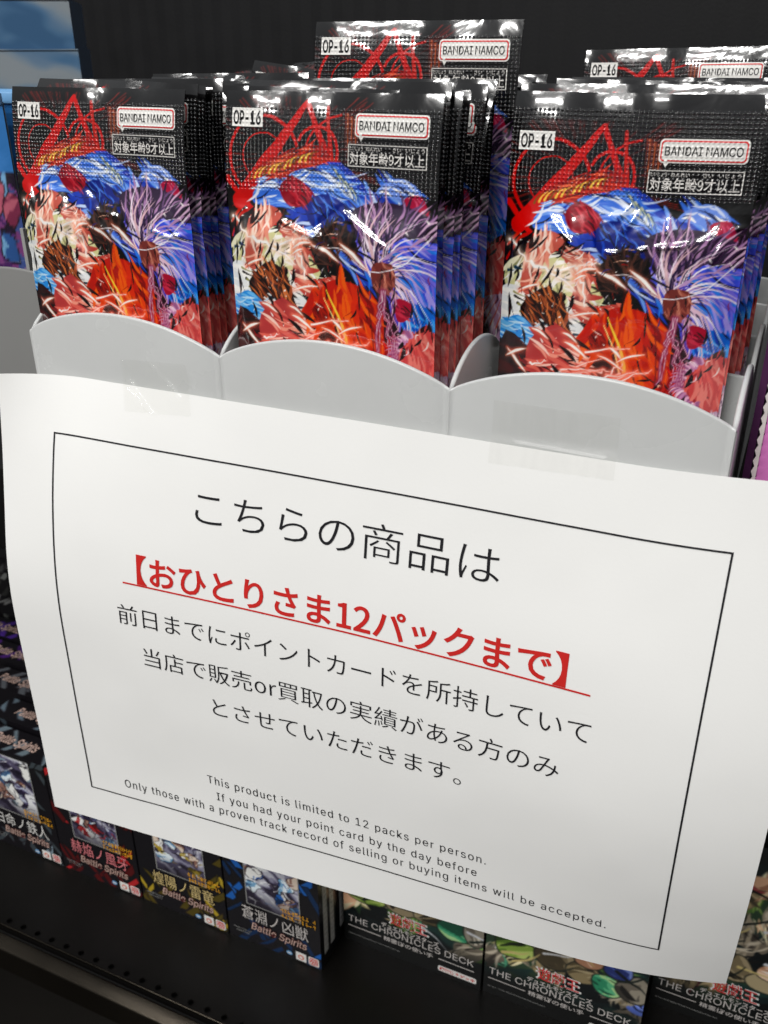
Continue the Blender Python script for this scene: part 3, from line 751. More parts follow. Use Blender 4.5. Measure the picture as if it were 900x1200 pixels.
place_pack(0, 0.2085, 0.1640, TZ0 + 0.0018 + 0.0115, rx=0.02, ry=-0.02, rz=-0.02, label='card pack far back in the right bin, only labelled top strip showing')
place_pack(4, 0.0480, 0.1280, TZ0 + 0.0018 + 0.0150, rx=-0.30, ry=-0.10, rz=0.25, label='crumpled card pack tipped back at the rear of the left bin')

place_pack(3, 0.0250, 0.1420, TZ0 + 0.0018 + 0.0050, rx=-0.12, ry=0.10, rz=-0.2, label='limp card pack leaning left at the rear of the left bin')
# ================================================================== PAPER SIGN
SW, SH = 0.297, 0.210
PHI = np.array([[0.46229, 0.25515, 0.01159, 0.0025, 0.02865], [0.19268, 0.16208, 0.03833, -0.05531, 0.02315], [0.26498, 0.22887, 0.03992, -0.21156, -0.269]])
tg = np.linspace(0, SH, 211); tm = (tg[1:] + tg[:-1]) / 2
hx_ = np.clip(tm / SH, 0, 1) * 4
HAT = np.clip(1 - np.abs(hx_[:, None] - np.arange(5)), 0, 1)
ker = np.exp(-np.linspace(-2, 2, 41) ** 2); ker /= ker.sum()
HAT = np.stack([np.convolve(np.pad(HAT[:, k], 20, 'edge'), ker, 'valid') for k in range(5)], 1)
SGA = np.linspace(0, 1, 149)
LAG = np.stack([2 * (SGA - .5) * (SGA - 1), -4 * SGA * (SGA - 1), 2 * SGA * (SGA - .5)], 1)
PH = LAG @ PHI @ HAT.T; dstep = tg[1] - tg[0]
YY = np.concatenate([np.zeros((149, 1)), -np.cumsum(np.sin(PH) * dstep, 1)], 1)
ZZ = np.concatenate([np.zeros((149, 1)), -np.cumsum(np.cos(PH) * dstep, 1)], 1)
A_ = SGA[:, None]
YY = YY - 0.0026 - 0.0093 * np.clip(1 - A_ / .12, 0, 1) ** 2 * np.clip(1 - tg[None] / .06, 0, 1) ** 2 + 0.00784 * np.clip(A_ - .8, 0, 1) ** 2 * 25
def bil(G, s, t):
    a = np.clip(s / SW, 0, 1) * 148; b = np.clip(t / SH, 0, 1) * 210
    i = np.minimum(a.astype(int), 147); j = np.minimum(b.astype(int), 209); fa, fb = a - i, b - j
    return (G[i, j] * (1 - fa) + G[i + 1, j] * fa) * (1 - fb) + (G[i, j + 1] * (1 - fa) + G[i + 1, j + 1] * fa) * fb
RIP = 0.00055 * (fbm(np.repeat(SGA[:, None], 211, 1) * 5, np.repeat(tg[None], 149, 0) * 16, 77, 3) - .5) * 2
YY = YY + RIP
def sign_pt(s, t, lift=0.0):
    s = np.asarray(s, float); t = np.asarray(t, float)
    x = s; z = bil(ZZ, s, t); y = bil(YY, s, t)
    c, sn = math.cos(0.00402), math.sin(0.00402)
    P = np.stack([-0.00737 + x * c - z * sn, y - lift, -0.01495 + x * sn + z * c], -1)
    return P
def make_sign():
    root = empty('paper_sign', (0, 0, 0)); tag(root, 'large white paper notice in black and red lettering taped across the pale tray', 'paper sign')
    nu, nv = 150, 106
    S, T = np.meshgrid(np.linspace(0, SW, nu), np.linspace(0, SH, nv))
    V = sign_pt(S.ravel(), T.ravel())
    VB = V + np.array([0, 0.00012, 0]); n_ = len(V)
    bd = [k for k in range(nu)] + [(j_ + 1) * nu - 1 for j_ in range(1, nv)] + [nv * nu - 1 - k for k in range(1, nu)] + [(nv - 1 - j_) * nu for j_ in range(1, nv - 1)]
    ring = np.concatenate([V[bd], VB[bd]]); m_ = len(bd)
    rf = [(2 * n_ + k, 2 * n_ + (k + 1) % m_, 2 * n_ + m_ + (k + 1) % m_, 2 * n_ + m_ + k) for k in range(m_)]
    o = mesh_obj('sheet', np.concatenate([V, VB, ring]), grid_faces(nu, nv, True) + grid_faces(nu, nv, False, n_) + rf, M['paper'], root, smooth=True)
    def put(name, v2, f, mat):
        P = sign_pt(v2[:, 0], -v2[:, 1], 0.00022); return mesh_obj(name, P, f, mat, o)
    mm = 0.001
    put('printed_border', *frame2d(22.6 * mm, 271.8 * mm, -190.9 * mm, -22.0 * mm, 0.62 * mm, 90), M['ink'])
    put('heading_text', *fit_text('こちらの商品は', 86.5 * mm, 203 * mm, yc=-40.6 * mm, bold=-0.008, size=15.6 * mm), M['ink'])
    put('limit_text', *fit_text('【おひとりさま12パックまで】', 60.5 * mm, 229 * mm, yc=-70.8 * mm, bold=0.018, size=13.6 * mm), M['red_ink'])
    put('underline', *quad2d(54 * mm, 237.3 * mm, -77.9 * mm, -77.2 * mm, 60), M['red_ink'])
    for s, a, b, c in (('前日までにポイントカードを所持していて', 50.6, 239, -91.8), ('当店で販売or買取の実績がある方のみ', 60.5, 230, -109.8), ('とさせていただきます。', 90.2, 195, -126.6)):
        put('condition_text', *fit_text(s, a * mm, b * mm, yc=c * mm, bold=-0.006, size=10.2 * mm), M['ink'])
    for s, a, b, c in (('This product is limited to 12 packs per person.', 83.6, 205.4, -167.4), ('If you had your point card by the day before', 87.2, 201.8, -175.9), ('Only those with a proven track record of selling or buying items will be accepted.', 41.0, 252, -183.3)):
        put('english_text', *fit_text(s, a * mm, b * mm, yc=c * mm, size=6.0 * mm, bold=-0.003, spacing=1.15), M['ink'])
    return root
make_sign()

# clear adhesive tape over tray front and sign
def tape_mat(name, rough, milky, fac):
    m = bpy.data.materials.new(name); m.use_nodes = True; nt = m.node_tree; nt.nodes.clear()
    out = nt.nodes.new('ShaderNodeOutputMaterial'); tr = nt.nodes.new('ShaderNodeBsdfTransparent'); gl = nt.nodes.new('ShaderNodeBsdfGlossy'); df = nt.nodes.new('ShaderNodeBsdfDiffuse')
    gl.inputs['Roughness'].default_value = rough; df.inputs['Color'].default_value = (milky, milky, milky, 1); tr.inputs['Color'].default_value = (0.995, 0.995, 0.99, 1)
    fr = nt.nodes.new('ShaderNodeValue'); fr.outputs[0].default_value = 0.03
    n = nt.nodes.new('ShaderNodeTexNoise'); n.inputs['Scale'].default_value = 260; n.inputs['Detail'].default_value = 4
    tc = nt.nodes.new('ShaderNodeTexCoord'); mp = nt.nodes.new('ShaderNodeMapping'); mp.inputs['Scale'].default_value = (1.0, 1, 0.12)
    nt.links.new(tc.outputs['Object'], mp.inputs[0]); nt.links.new(mp.outputs[0], n.inputs['Vector'])
    r = nt.nodes.new('ShaderNodeMapRange'); r.inputs[1].default_value = 0.4; r.inputs[2].default_value = 0.65; r.inputs[3].default_value = 0; r.inputs[4].default_value = fac
    nt.links.new(n.outputs[0], r.inputs[0])
    bp = nt.nodes.new('ShaderNodeBump'); bp.inputs['Distance'].default_value = 0.0002; nt.links.new(n.outputs[0], bp.inputs['Height'])
    nt.links.new(bp.outputs[0], gl.inputs['Normal'])
    a = nt.nodes.new('ShaderNodeMixShader'); b = nt.nodes.new('ShaderNodeMixShader')
    nt.links.new(r.outputs[0], a.inputs[0]); nt.links.new(tr.outputs[0], a.inputs[1]); nt.links.new(df.outputs[0], a.inputs[2])
    nt.links.new(fr.outputs[0], b.inputs[0]); nt.links.new(a.outputs[0], b.inputs[1]); nt.links.new(gl.outputs[0], b.inputs[2]); nt.links.new(b.outputs[0], out.inputs[0])
    return m
def make_tape(label, corners, creases, mat):
    (x00, z00), (x10, z10), (x11, z11), (x01, z01) = corners
    nu, nv = 130, 90; U, Vv = np.meshgrid(np.linspace(0, 1, nu), np.linspace(0, 1, nv)); U = U.ravel(); Vv = Vv.ravel()
    x = (x00 * (1 - U) + x10 * U) * (1 - Vv) + (x01 * (1 - U) + x11 * U) * Vv
    z = (z00 * (1 - U) + z10 * U) * (1 - Vv) + (z01 * (1 - U) + z11 * U) * Vv
    # follow the tray front above the sheet and the sheet below its top edge
    s = x + 0.00737; ztop = -0.01495 + s * 0.00402
    t = np.clip(ztop - z, 0, None)
    yp = bil(YY, s, t)
    k = np.clip((z - ztop) / 0.006 + 0.15, 0, 1); k = k * k * (3 - 2 * k)
    y = yp * (1 - k) + (-0.0010) * k - 0.00045
    for (ax, az, bx, bz, h, wd) in creases:
        dx, dz = bx - ax, bz - az; tt = np.clip(((x - ax) * dx + (z - az) * dz) / (dx * dx + dz * dz), 0, 1)
        d = np.hypot(x - ax - dx * tt, z - az - dz * tt); y = y - h * np.exp(-(d / wd) ** 2)
    o = mesh_obj('clear_tape', np.stack([x, y, z], 1), grid_faces(nu, nv, True), mat, smooth=True); tag(o, label, 'tape')
make_tape('wrinkled clear tape at the sign top below the left bin', [(0.044, -0.0055), (0.073, -0.004), (0.076, -0.022), (0.047, -0.024)],
          [(0.047, -0.012, 0.058, -0.022, 0.0011, 0.0005), (0.058, -0.006, 0.071, -0.0165, 0.0012, 0.0005), (0.049, -0.016, 0.060, -0.0235, 0.0010, 0.0006), (0.046, -0.006, 0.049, -0.019, 0.0008, 0.0005)], tape_mat('clear_tape_film', 0.1, 0.85, 0.006))
make_tape('flat milky tape at the sign top below the right bin', [(0.188, -0.0005), (0.227, -0.0005), (0.2275, -0.0195), (0.188, -0.0205)],
          [(0.196, -0.013, 0.224, -0.0135, 0.0003, 0.0004)], tape_mat('milky_tape_film', 0.28, 0.72, 0.035))

# ================================================================== LOWER BOXES
ZF = -0.4039
def face_grid(x0, x1, z0, z1, y, nx, nz):
    X, Z = np.meshgrid(np.linspace(x0, x1, nx), np.linspace(z0, z1, nz))
    return X.ravel(), Z.ravel(), np.stack([X.ravel(), np.full(X.size, y), Z.ravel()], 1)
def storm_art(X, Y, seed, tint):
    A = Art(X, Y, (150, 150, 165), 9, 24, seed); r = random.Random(seed)
    base = [(40, 34, 52), (84, 78, 104), (140, 138, 160), (190, 190, 202), (230, 232, 234)]
    A.shape([(-10, -10), (110, -10), (110, 150), (-10, 150)], base, 0.5, 0.02, 0.05, ink=0, round_=False)
    for k in range(14):
        cx, cy = r.uniform(5, 95), r.uniform(5, 120); pts = [(cx + r.uniform(6, 22) * math.cos(a), cy + r.uniform(6, 20) * math.sin(a)) for a in np.linspace(0, 2 * PI, 7)[:-1]]
        pal = r.choice([[(40, 34, 56), (90, 84, 120), (190, 196, 214)], [tuple(int(c * .5) for c in tint), tint, (240, 240, 236)], [(80, 60, 60), (150, 110, 96), (226, 208, 190)], [(60, 90, 130), (120, 170, 206), (232, 244, 250)]])
        A.shape(pts, pal, r.uniform(0, 3), 0.03, 0.09, ink=1.2, round_=r.random() < .5)
    for k in range(60):
        x, y = r.uniform(0, 100), r.uniform(0, 130); a = r.choice([.5, .6, 2.2, -.4]) + r.uniform(-.5, .5); l = r.uniform(5, 26)
        A.stroke([(x, y), (x + l * math.cos(a), y + l * math.sin(a))], r.uniform(1, 4), 0.3, r.choice([(240, 240, 244), (24, 20, 32), (24, 20, 32), (90, 80, 96), tint]), curve=False)
    A.mix((Y - 100) / 60, (34, 30, 38))
    return A.linear()
def glade_art(X, Y, seed):
    """Generic woodland of brush strokes in olive, tan, green and a few red and blue touches."""
    A = Art(X, Y, (12, 20, 20), 5, 30, seed, 1.1); r = random.Random(seed)
    A.shape([(-10, -10), (110, -10), (110, 170), (-10, 170)], [(8, 14, 16), (14, 30, 32), (24, 52, 48), (44, 66, 46)], 0.3, 0.03, 0.06, ink=0, round_=False)
    pals = [[(50, 44, 30), (92, 80, 56), (128, 112, 80), (160, 142, 108)], [(24, 46, 22), (60, 90, 36), (104, 132, 60), (150, 168, 92)], [(46, 40, 34), (88, 80, 68), (126, 116, 98), (160, 150, 132)],
            [(14, 52, 42), (30, 94, 72), (60, 134, 100), (120, 180, 140)], [(60, 16, 24), (110, 32, 40), (146, 56, 60)], [(34, 44, 96), (66, 86, 160), (104, 124, 196)], [(150, 104, 78), (204, 158, 124), (230, 192, 158)], [(140, 132, 90), (200, 190, 150), (230, 226, 200)]]
    pals = [[tuple(min(255, c * 1.22 + 8) for c in q) for q in p] for p in pals]
    for k in range(40):
        cx, cy = r.uniform(0, 100), r.uniform(-2, 100); R = r.uniform(6, 15); e = r.uniform(.5, 1.3); a0 = r.uniform(0, 3)
        pts = [(cx + R * r.uniform(.6, 1.15) * math.cos(a), cy + R * e * r.uniform(.6, 1.15) * math.sin(a)) for a in np.linspace(0, 2 * PI, 8)[:-1]]
        A.mass(pts, r.choices(pals, [6, 3.5, 5, 2, 1.2, 1.2, 2.4, 1])[0], a0, 16, (1.6, 5), (6, 20), .35, r=r)
    sh = r.uniform(-4, 4)
    for (cx, cy, rx_, ry_, pal, a) in ((16, 80, 15, 9, [(44, 70, 24), (96, 130, 44), (140, 172, 70), (186, 206, 110)], -.4), (42, 76, 13, 12, [(70, 60, 42), (122, 108, 80), (160, 144, 112)], .7), (60, 80, 12, 9, [(90, 78, 54), (140, 124, 90), (176, 160, 124)], -.6),
                                 (76, 84, 11, 9, [(20, 80, 58), (44, 138, 98), (90, 180, 130), (170, 216, 150)], .3), (90, 78, 10, 13, [(60, 56, 50), (110, 102, 90), (150, 142, 126)], 1.2), (62, 69, 9, 6, [(180, 130, 100), (220, 176, 142), (240, 206, 176)], .2), (32, 66, 8, 6, [(60, 14, 22), (110, 30, 40), (150, 60, 60)], .9), (78, 66, 9, 7, [(40, 54, 120), (72, 94, 178), (120, 140, 210)], .5)):
        pts = [(cx + sh + rx_ * r.uniform(.8, 1.1) * math.cos(t), cy + ry_ * r.uniform(.8, 1.1) * math.sin(t)) for t in np.linspace(0, 2 * PI, 9)[:-1]]
        A.shape(pts, pal, a, 0.04, 0.12, ink=0.7, inkc=(20, 22, 18), detail=4)
    for k in range(26):
        x, y = r.uniform(0, 100), r.uniform(0, 96); a = r.uniform(-1.2, .6); l = r.uniform(8, 30)
        A.stroke([(x, y), (x + l * .5 * math.cos(a) + 3, y + l * .5 * math.sin(a)), (x + l * math.cos(a), y + l * math.sin(a))], 2.0, 0.4, r.choice([(206, 186, 120), (220, 222, 226), (20, 30, 26), (14, 20, 18)]))
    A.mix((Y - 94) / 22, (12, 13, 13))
    return A.linear()
def put_front(name, parts, mats, y, parent):
    v, f, mi = merge(*parts); lay = np.zeros(len(v))
    for q, m in zip(f, mi):
        for i in q: lay[i] = m
    return mesh_obj(name, np.stack([v[:, 0], np.full(len(v), y - 0.0002) - lay * 0.00012, v[:, 1]], 1), f, mats, parent, matidx=mi)
def marks(x0, x1, z0, z1, r, n):
    """a line of print too small to read, as uneven little bars"""
    P = []; x = x0
    wch = (x1 - x0) / n
    for i in range(n):
        for k in range(r.choice([2, 3])):
            if r.random() < .5: a = z0 + (z1 - z0) * r.random(); P.append(quad2d(x + wch * .1, x + wch * .88, a, a + (z1 - z0) * .17))
            else: a = x + wch * r.uniform(.1, .75); P.append(quad2d(a, a + wch * .16, z0, z1))
        x += wch
    v, f, _ = merge(*P); return v, f
BSW, BSH, BSD = 0.0652, 0.0890, 0.0205
def shard(r, x0, x1, z0, z1):
    cx, cz = r.uniform(x0, x1), r.uniform(z0, z1); a = r.choice([0.9, -0.9, 0.9, 2.2]) + r.uniform(-.15, .15); l, w_ = r.uniform(.004, .012), r.uniform(.0010, .0025)
    c, s = math.cos(a), math.sin(a); k = r.uniform(.3, .9)
    return [(cx - l * c - w_ * s, cz - l * s + w_ * c), (cx + l * c - w_ * s, cz + l * s + w_ * c), (cx + l * c * k + w_ * s, cz + l * s * k - w_ * c), (cx - l * c * k + w_ * s, cz - l * s * k - w_ * c)]
def deck_box(label, loc, tint, title, tmat, seed, full=True, logo=True, group='small deck boxes on the lower shelf', tint2=None):
    root = empty('deck_box', loc); tag(root, label, 'card box', group)
    r = random.Random(seed); dark = tuple(int(c * .45) for c in tint)
    # carton: painted front and top faces, plain sides
    nx, nz = 120, 160
    X, Z, Vf = face_grid(0, BSW, 0, BSH, 0, nx, nz)
    A = Art(X / BSW * 100, (BSH - Z) / BSW * 100, (20, 18, 22), 0.01, 30, seed)
    for k in range(20):
        side = r.random() < .5
        s = shard(r, 0.000 if side else BSW * .80, BSW * .2 if side else BSW, 0, BSH)
        A.shape([(p[0] / BSW * 100, (BSH - p[1]) / BSW * 100) for p in s], [tint if r.random() < .45 else dark], ink=1.0, round_=False, inkc=(10, 9, 10))
    for k in range(9):
        s = shard(r, 0, BSW, 0, BSH * .2)
        A.shape([(p[0] / BSW * 100, (BSH - p[1]) / BSW * 100) for p in s], [dark], ink=1.0, round_=False)
    C = [A.linear()]; V = [Vf]; F = grid_faces(nx, nz)
    n0 = len(Vf)
    tx, ty = 60, 24
    XT, YT = np.meshgrid(np.linspace(0, BSW, tx), np.linspace(0, BSD, ty)); XT = XT.ravel(); YT = YT.ravel()
    A = Art(XT / BSW * 100, YT / BSW * 100, (22, 20, 24), 0.01, 30, seed + 9)
    for k in range(11):
        s = shard(r, 0, BSW, 0, BSD); A.shape([(p[0] / BSW * 100, p[1] / BSW * 100) for p in s], [tuple(int(c * .8) for c in (tint2 or tint))], ink=0.8, round_=False)
    C.append(A.linear()); V.append(np.stack([XT, YT, np.full(XT.size, BSH)], 1)); F += grid_faces(tx, ty, False, n0); n0 += len(XT)
    bv, bf = box_vf(0, BSW, 0, BSD, 0, BSH); sides = [bf[0], bf[3], bf[4], bf[5]]
    V.append(np.array(bv)); C.append(np.tile(np.array(lin((20, 19, 24))), (8, 1))); F += [tuple(i + n0 for i in q) for q in sides]
    ct = mesh_obj('carton', np.concatenate(V), F, M['card'], root, col=np.concatenate(C))
    if logo:                                           # script logo on the lid
        v, f = fit_text('Battle Spirits', BSW * .22, BSW * .80, y0=BSD * .25, y1=BSD * .72, bold=0.02, shear=0.35)
        o = mesh_obj('lid_logo', np.stack([v[:, 0], v[:, 1], np.full(len(v), BSH + 0.0002)], 1), f, M['rose'], ct)
    if not full: return root
    # card picture window
    nx, nz = 64, 76; px0, px1, pz0, pz1 = BSW * .24, BSW * .80, BSH * .395, BSH * .97
    X, Z, Vf = face_grid(px0, px1, pz0, pz1, -0.0003, nx, nz)
    mesh_obj('card_picture', Vf, grid_faces(nx, nz), M['card'], ct, col=storm_art((X - px0) / (px1 - px0) * 100, (pz1 - Z) / (px1 - px0) * 100, seed + 3, tint))
    put_front('picture_edge', [(*frame2d(px0 - .0005, px1 + .0005, pz0 - .0005, pz1 + .0005, .0006, 2), 0)], [M['grey_t']], -0.00025, ct)
    put_front('sales_line', [(*marks(BSW * .60, BSW * .97, BSH * (.440 - .050 * k), BSH * (.476 - .050 * k), r, 10), 0) for k in range(2)], [M['yellow']], -0.0004, ct)
    t0, t1 = BSH * .235, BSH * .365
    tx0, tx1 = BSW * .17, BSW * .88
    put_front('title_text', [(*fit_text(title, tx0, tx1, y0=t0, y1=t1, bold=0.014), 0), (*fit_text(title, tx0, tx1, y0=t0, y1=t1, bold=-0.003), 1)], [M['black'], tmat], -0.0002, ct)
    put_front('script_logo', [(*fit_text('Battle Spirits', BSW * .26, BSW * .86, y0=BSH * .125, y1=BSH * .222, bold=0.035, shear=0.25), 0), (*fit_text('Battle Spirits', BSW * .26, BSW * .86, y0=BSH * .13, y1=BSH * .217, bold=0.004, shear=0.25), 1)], [M['maroon'], M['rose']], -0.0002, ct)
    k = 24; disc = [(BSW * .665 + BSW * .032 * math.cos(2 * PI * i / k), BSH * .055 + BSW * .026 * math.sin(2 * PI * i / k)) for i in range(k)]
    ring = [(BSW * .79 + BSW * .032 * math.cos(2 * PI * i / k), BSH * .055 + BSW * .032 * math.sin(2 * PI * i / k)) for i in range(k)]
    rin = [(BSW * .79 + BSW * .018 * math.cos(2 * PI * i / k), BSH * .055 + BSW * .018 * math.sin(2 * PI * i / k)) for i in range(k)]
    put_front('safety_mark', [(*poly2d(disc), 0), (*quad2d(BSW * .645, BSW * .685, BSH * .050, BSH * .060), 1)], [M['blue'], M['white']], -0.0002, ct)
    put_front('age_mark', [(*quad2d(BSW * .735, BSW * .845, BSH * .018, BSH * .098), 0), (*poly2d(ring), 1), (*poly2d(rin), 2)], [M['white'], M['salmon'], M['white']], -0.0002, ct)
    put_front('maker_mark', [(*poly2d(rrect2d(BSW * .868, BSW * .978, BSH * .018, BSH * .098, .0012)), 0), (*poly2d(rrect2d(BSW * .880, BSW * .966, BSH * .026, BSH * .090, .0010)), 1),
                             (*fit_text('BAN', BSW * .888, BSW * .958, y0=BSH * .060, y1=BSH * .084, bold=.03), 2), (*fit_text('DAI', BSW * .888, BSW * .958, y0=BSH * .032, y1=BSH * .056, bold=.03), 2)], [M['white'], M['red'], M['white']], -0.0002, ct)
    put_front('fine_print', [(*marks(BSW * .06, BSW * .26, BSH * .10, BSH * .115, r, 9), 0), (*marks(BSW * .08, BSW * .24, BSH * .075, BSH * .09, r, 7), 0)], [M['grey_t']], -0.0002, ct)
    return root
def side_stripes(root, r):
    root = [c for c in root.children if c.name.startswith('carton')][0]
    P = []
    for y in (BSD * .22, BSD * .62):
        P.append(quad2d(y, y + BSD * .24, BSH * .10, BSH * .80))
    v, f, _ = merge(*P); o = mesh_obj('side_stripe', np.stack([np.full(len(v), BSW + 0.0002), v[:, 0], v[:, 1]], 1), f, M['white'], root)
    Q = [marks(BSD * .25, BSD * .43, BSH * (.12 + .05 * k), BSH * (.145 + .05 * k), r, 3) for k in range(13)] + [marks(BSD * .65, BSD * .83, BSH * (.12 + .05 * k), BSH * (.145 + .05 * k), r, 3) for k in range(13)]
    v, f, _ = merge(*Q); mesh_obj('side_print', np.stack([np.full(len(v), BSW + 0.0004), v[:, 0], v[:, 1]], 1), f, M['grey_t'], root)
rr = random.Random(4)
deck_box('black deck box with pale grey shards and white title, leftmost on the lower shelf', (-0.1848, 0.0640, ZF), (132, 150, 162), '白命ノ鉄人', M['white'], 21)
deck_box('black deck box with red shards and pinkish title below the sign', (-0.1188, 0.0640, ZF), (178, 36, 40), '赫焔ノ風牙', M['pink_t'], 35)
deck_box('black deck box with yellow shards and golden title below the sign', (-0.0528, 0.0645, ZF), (176, 150, 40), '煌陽ノ雷竜', M['gold'], 49)
b = deck_box('black deck box with blue shards and silver title below the sign', (0.0134, 0.0650, ZF), (28, 94, 176), '蒼淵ノ凶獣', M['silver'], 63)
side_stripes(b, rr)
b = deck_box('black deck box standing right behind the blue-sharded one', (0.0130, 0.0865, ZF), (28, 94, 176), '', None, 65, full=False); side_stripes(b, rr)
deck_box('black deck box directly behind the pale-sharded front box, pale shards on its lid', (-0.1880, 0.0885, ZF + 0.001), (120, 140, 156), '', None, 71, full=False)
deck_box('third black deck box from the front at the far left, pink script on lid', (-0.2260, 0.1125, ZF + 0.003), (116, 120, 128), '', None, 73, full=False)
deck_box('black deck box with violet streaks on its lid at the far left', (-0.2560, 0.1365, ZF + 0.004), (96, 44, 150), '', None, 75, full=False)
deck_box('deep purple deck box at the back of the far left row', (-0.2900, 0.1610, ZF + 0.004), (70, 40, 130), '', None, 77, full=False, tint2=(90, 50, 170))
deck_box('black deck box with whitish shards on its lid, rearmost of the far left row', (-0.3250, 0.1860, ZF + 0.004), (170, 172, 170), '', None, 79, full=False, logo=False)
deck_box('dark deck box in the shade at the very back of the far left', (-0.3800, 0.2350, ZF + 0.004), (120, 122, 120), '', None, 81, full=False, logo=False)

YW, YH, YD = 0.0896, 0.141, 0.040
def chronicle_box(label, loc, seed, sticker):
    root = empty('deck_box', loc); tag(root, label, 'card box', 'larger deck boxes on the lower shelf')
    nx, nz = 170, 210; X, Z, Vf = face_grid(0, YW, 0, YH, 0, nx, nz)
    ztop = YH
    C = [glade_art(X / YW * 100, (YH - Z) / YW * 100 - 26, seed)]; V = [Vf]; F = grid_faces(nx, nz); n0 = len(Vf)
    bv, bf = box_vf(0, YW, 0, YD, 0, YH); V.append(np.array(bv)); C.append(np.tile(np.array(lin((18, 20, 20))), (8, 1))); F += [tuple(i + n0 for i in q) for q in (bf[0], bf[1], bf[3], bf[4], bf[5])]
    ct = mesh_obj('carton', np.concatenate(V), F, M['card'], root, col=np.concatenate(C))
    put_front('title_text', [(*fit_text('THE CHRONICLES DECK', YW * .035, YW * .945, y0=.0178, y1=.0232, bold=-0.003, spacing=1.0), 0)], [M['silver']], 0, ct)
    put_front('subtitle_text', [(*fit_text('精霊術の使い手', YW * .30, YW * .66, y0=.0120, y1=.0158, bold=0.005), 0)], [M['silver']], 0, ct)
    put_front('title_rule', [(*quad2d(YW * .03, YW * .28, .0137, .0143), 0), (*quad2d(YW * .70, YW * .95, .0137, .0143), 0)], [M['silver']], 0, ct)
    put_front('series_logo', [(*fit_text('遊戯王', YW * .33, YW * .63, y0=.0282, y1=.0392, bold=0.030, shear=-.12), 0), (*fit_text('遊戯王', YW * .345, YW * .615, y0=.0288, y1=.0386, bold=0.006, shear=-.12), 1),
                              (*fit_text('デュエルモンスターズ', YW * .285, YW * .70, y0=.0240, y1=.0280, bold=0.02), 2)], [M['white'], M['red'], M['silver'], M['black']], -0.0001, ct)
    put_front('copyright_line', [(*marks(YW * .03, YW * .42, .0066, .0076, random.Random(seed), 40), 0)], [M['grey_t']], 0, ct)
    if sticker:
        x0, x1, z0, z1 = YW * .70, YW * .97, .0040, .0085
        put_front('deck_tag', [(*poly2d(rrect2d(x0, x1, z0, z1, .0012)), 0), (*fit_text('構築済みデッキ', x0 + .0009, x1 - .0009, y0=z0 + .0008, y1=z1 - .0008, bold=.03), 1)], [M['white'], M['red']], 0, ct)
    return root
chronicle_box('dark green fantasy deck box beside the blue-sharded box, small red tag at its corner', (0.0812, 0.0915, ZF), 101, True)
chronicle_box('dark green fantasy deck box in the middle of its row, lowest in the photo', (0.1722, 0.0920, ZF), 107, True)
chronicle_box('dark green fantasy deck box under the lower right corner of the sign, set back', (0.2632, 0.1250, ZF), 113, True)

# ================================================================== LEFT NEIGHBOURS
def sky_box(label, loc, seed):
    root = empty('card_carton', loc, (0, 0, 0.62)); tag(root, label, 'card box', 'pale blue cartons stacked against the back')
    wdt, dp, ht = 0.13, 0.085, 0.0256
    nx, nz = 110, 30; X, Z, Vf = face_grid(0, wdt, 0, ht, 0, nx, nz)
    A = Art(X / wdt * 260, (ht - Z) / wdt * 260, (86, 132, 176), 9, 40, seed)
    A.shape([(-20, -20), (280, -20), (280, 80), (-20, 80)], [(56, 92, 128), (72, 108, 142), (96, 122, 148), (122, 138, 152), (136, 144, 150)], 0.3, 0.012, 0.03, ink=0, round_=False, soft=1.0)
    C = [A.linear()]; V = [Vf]; F = grid_faces(nx, nz); n0 = len(Vf)
    bv, bf = box_vf(0, wdt, 0, dp, 0, ht); V.append(np.array(bv)); C.append(np.tile(np.array(lin((70, 110, 150))), (8, 1))); F += [tuple(i + n0 for i in q) for q in (bf[0], bf[1], bf[3], bf[4], bf[5])]
    mesh_obj('carton', np.concatenate(V), F, M['card'], root, col=np.concatenate(C))
    put_front('lid_seam', [(*quad2d(0, wdt, ht * .955, ht * .975), 0)], [M['black']], 0, root)
    put_front('printed_crest', [(*marks(wdt * .30, wdt * .37, ht * .45, ht * .68, random.Random(seed), 3), 0), (*marks(wdt * .40, wdt * .62, ht * .50, ht * .60, random.Random(seed + 1), 9), 0)], [M['grey_t']], 0, root)
    return root
for k in range(7):
    lab = ['pale blue cloud-printed carton, topmost of the stack in the upper left corner', 'pale blue cloud-printed carton just under the topmost one in the upper left corner'][6 - k] if k >= 5 else f'pale blue carton lower in the corner stack, {["at its bottom", "second from its bottom", "third from its bottom", "fourth from its bottom", "third from its top"][k]}'
    sky_box(lab, (-0.2500 + 0.002 * (k % 2), 0.140, -0.058 + 0.0257 * k), 201 + k)

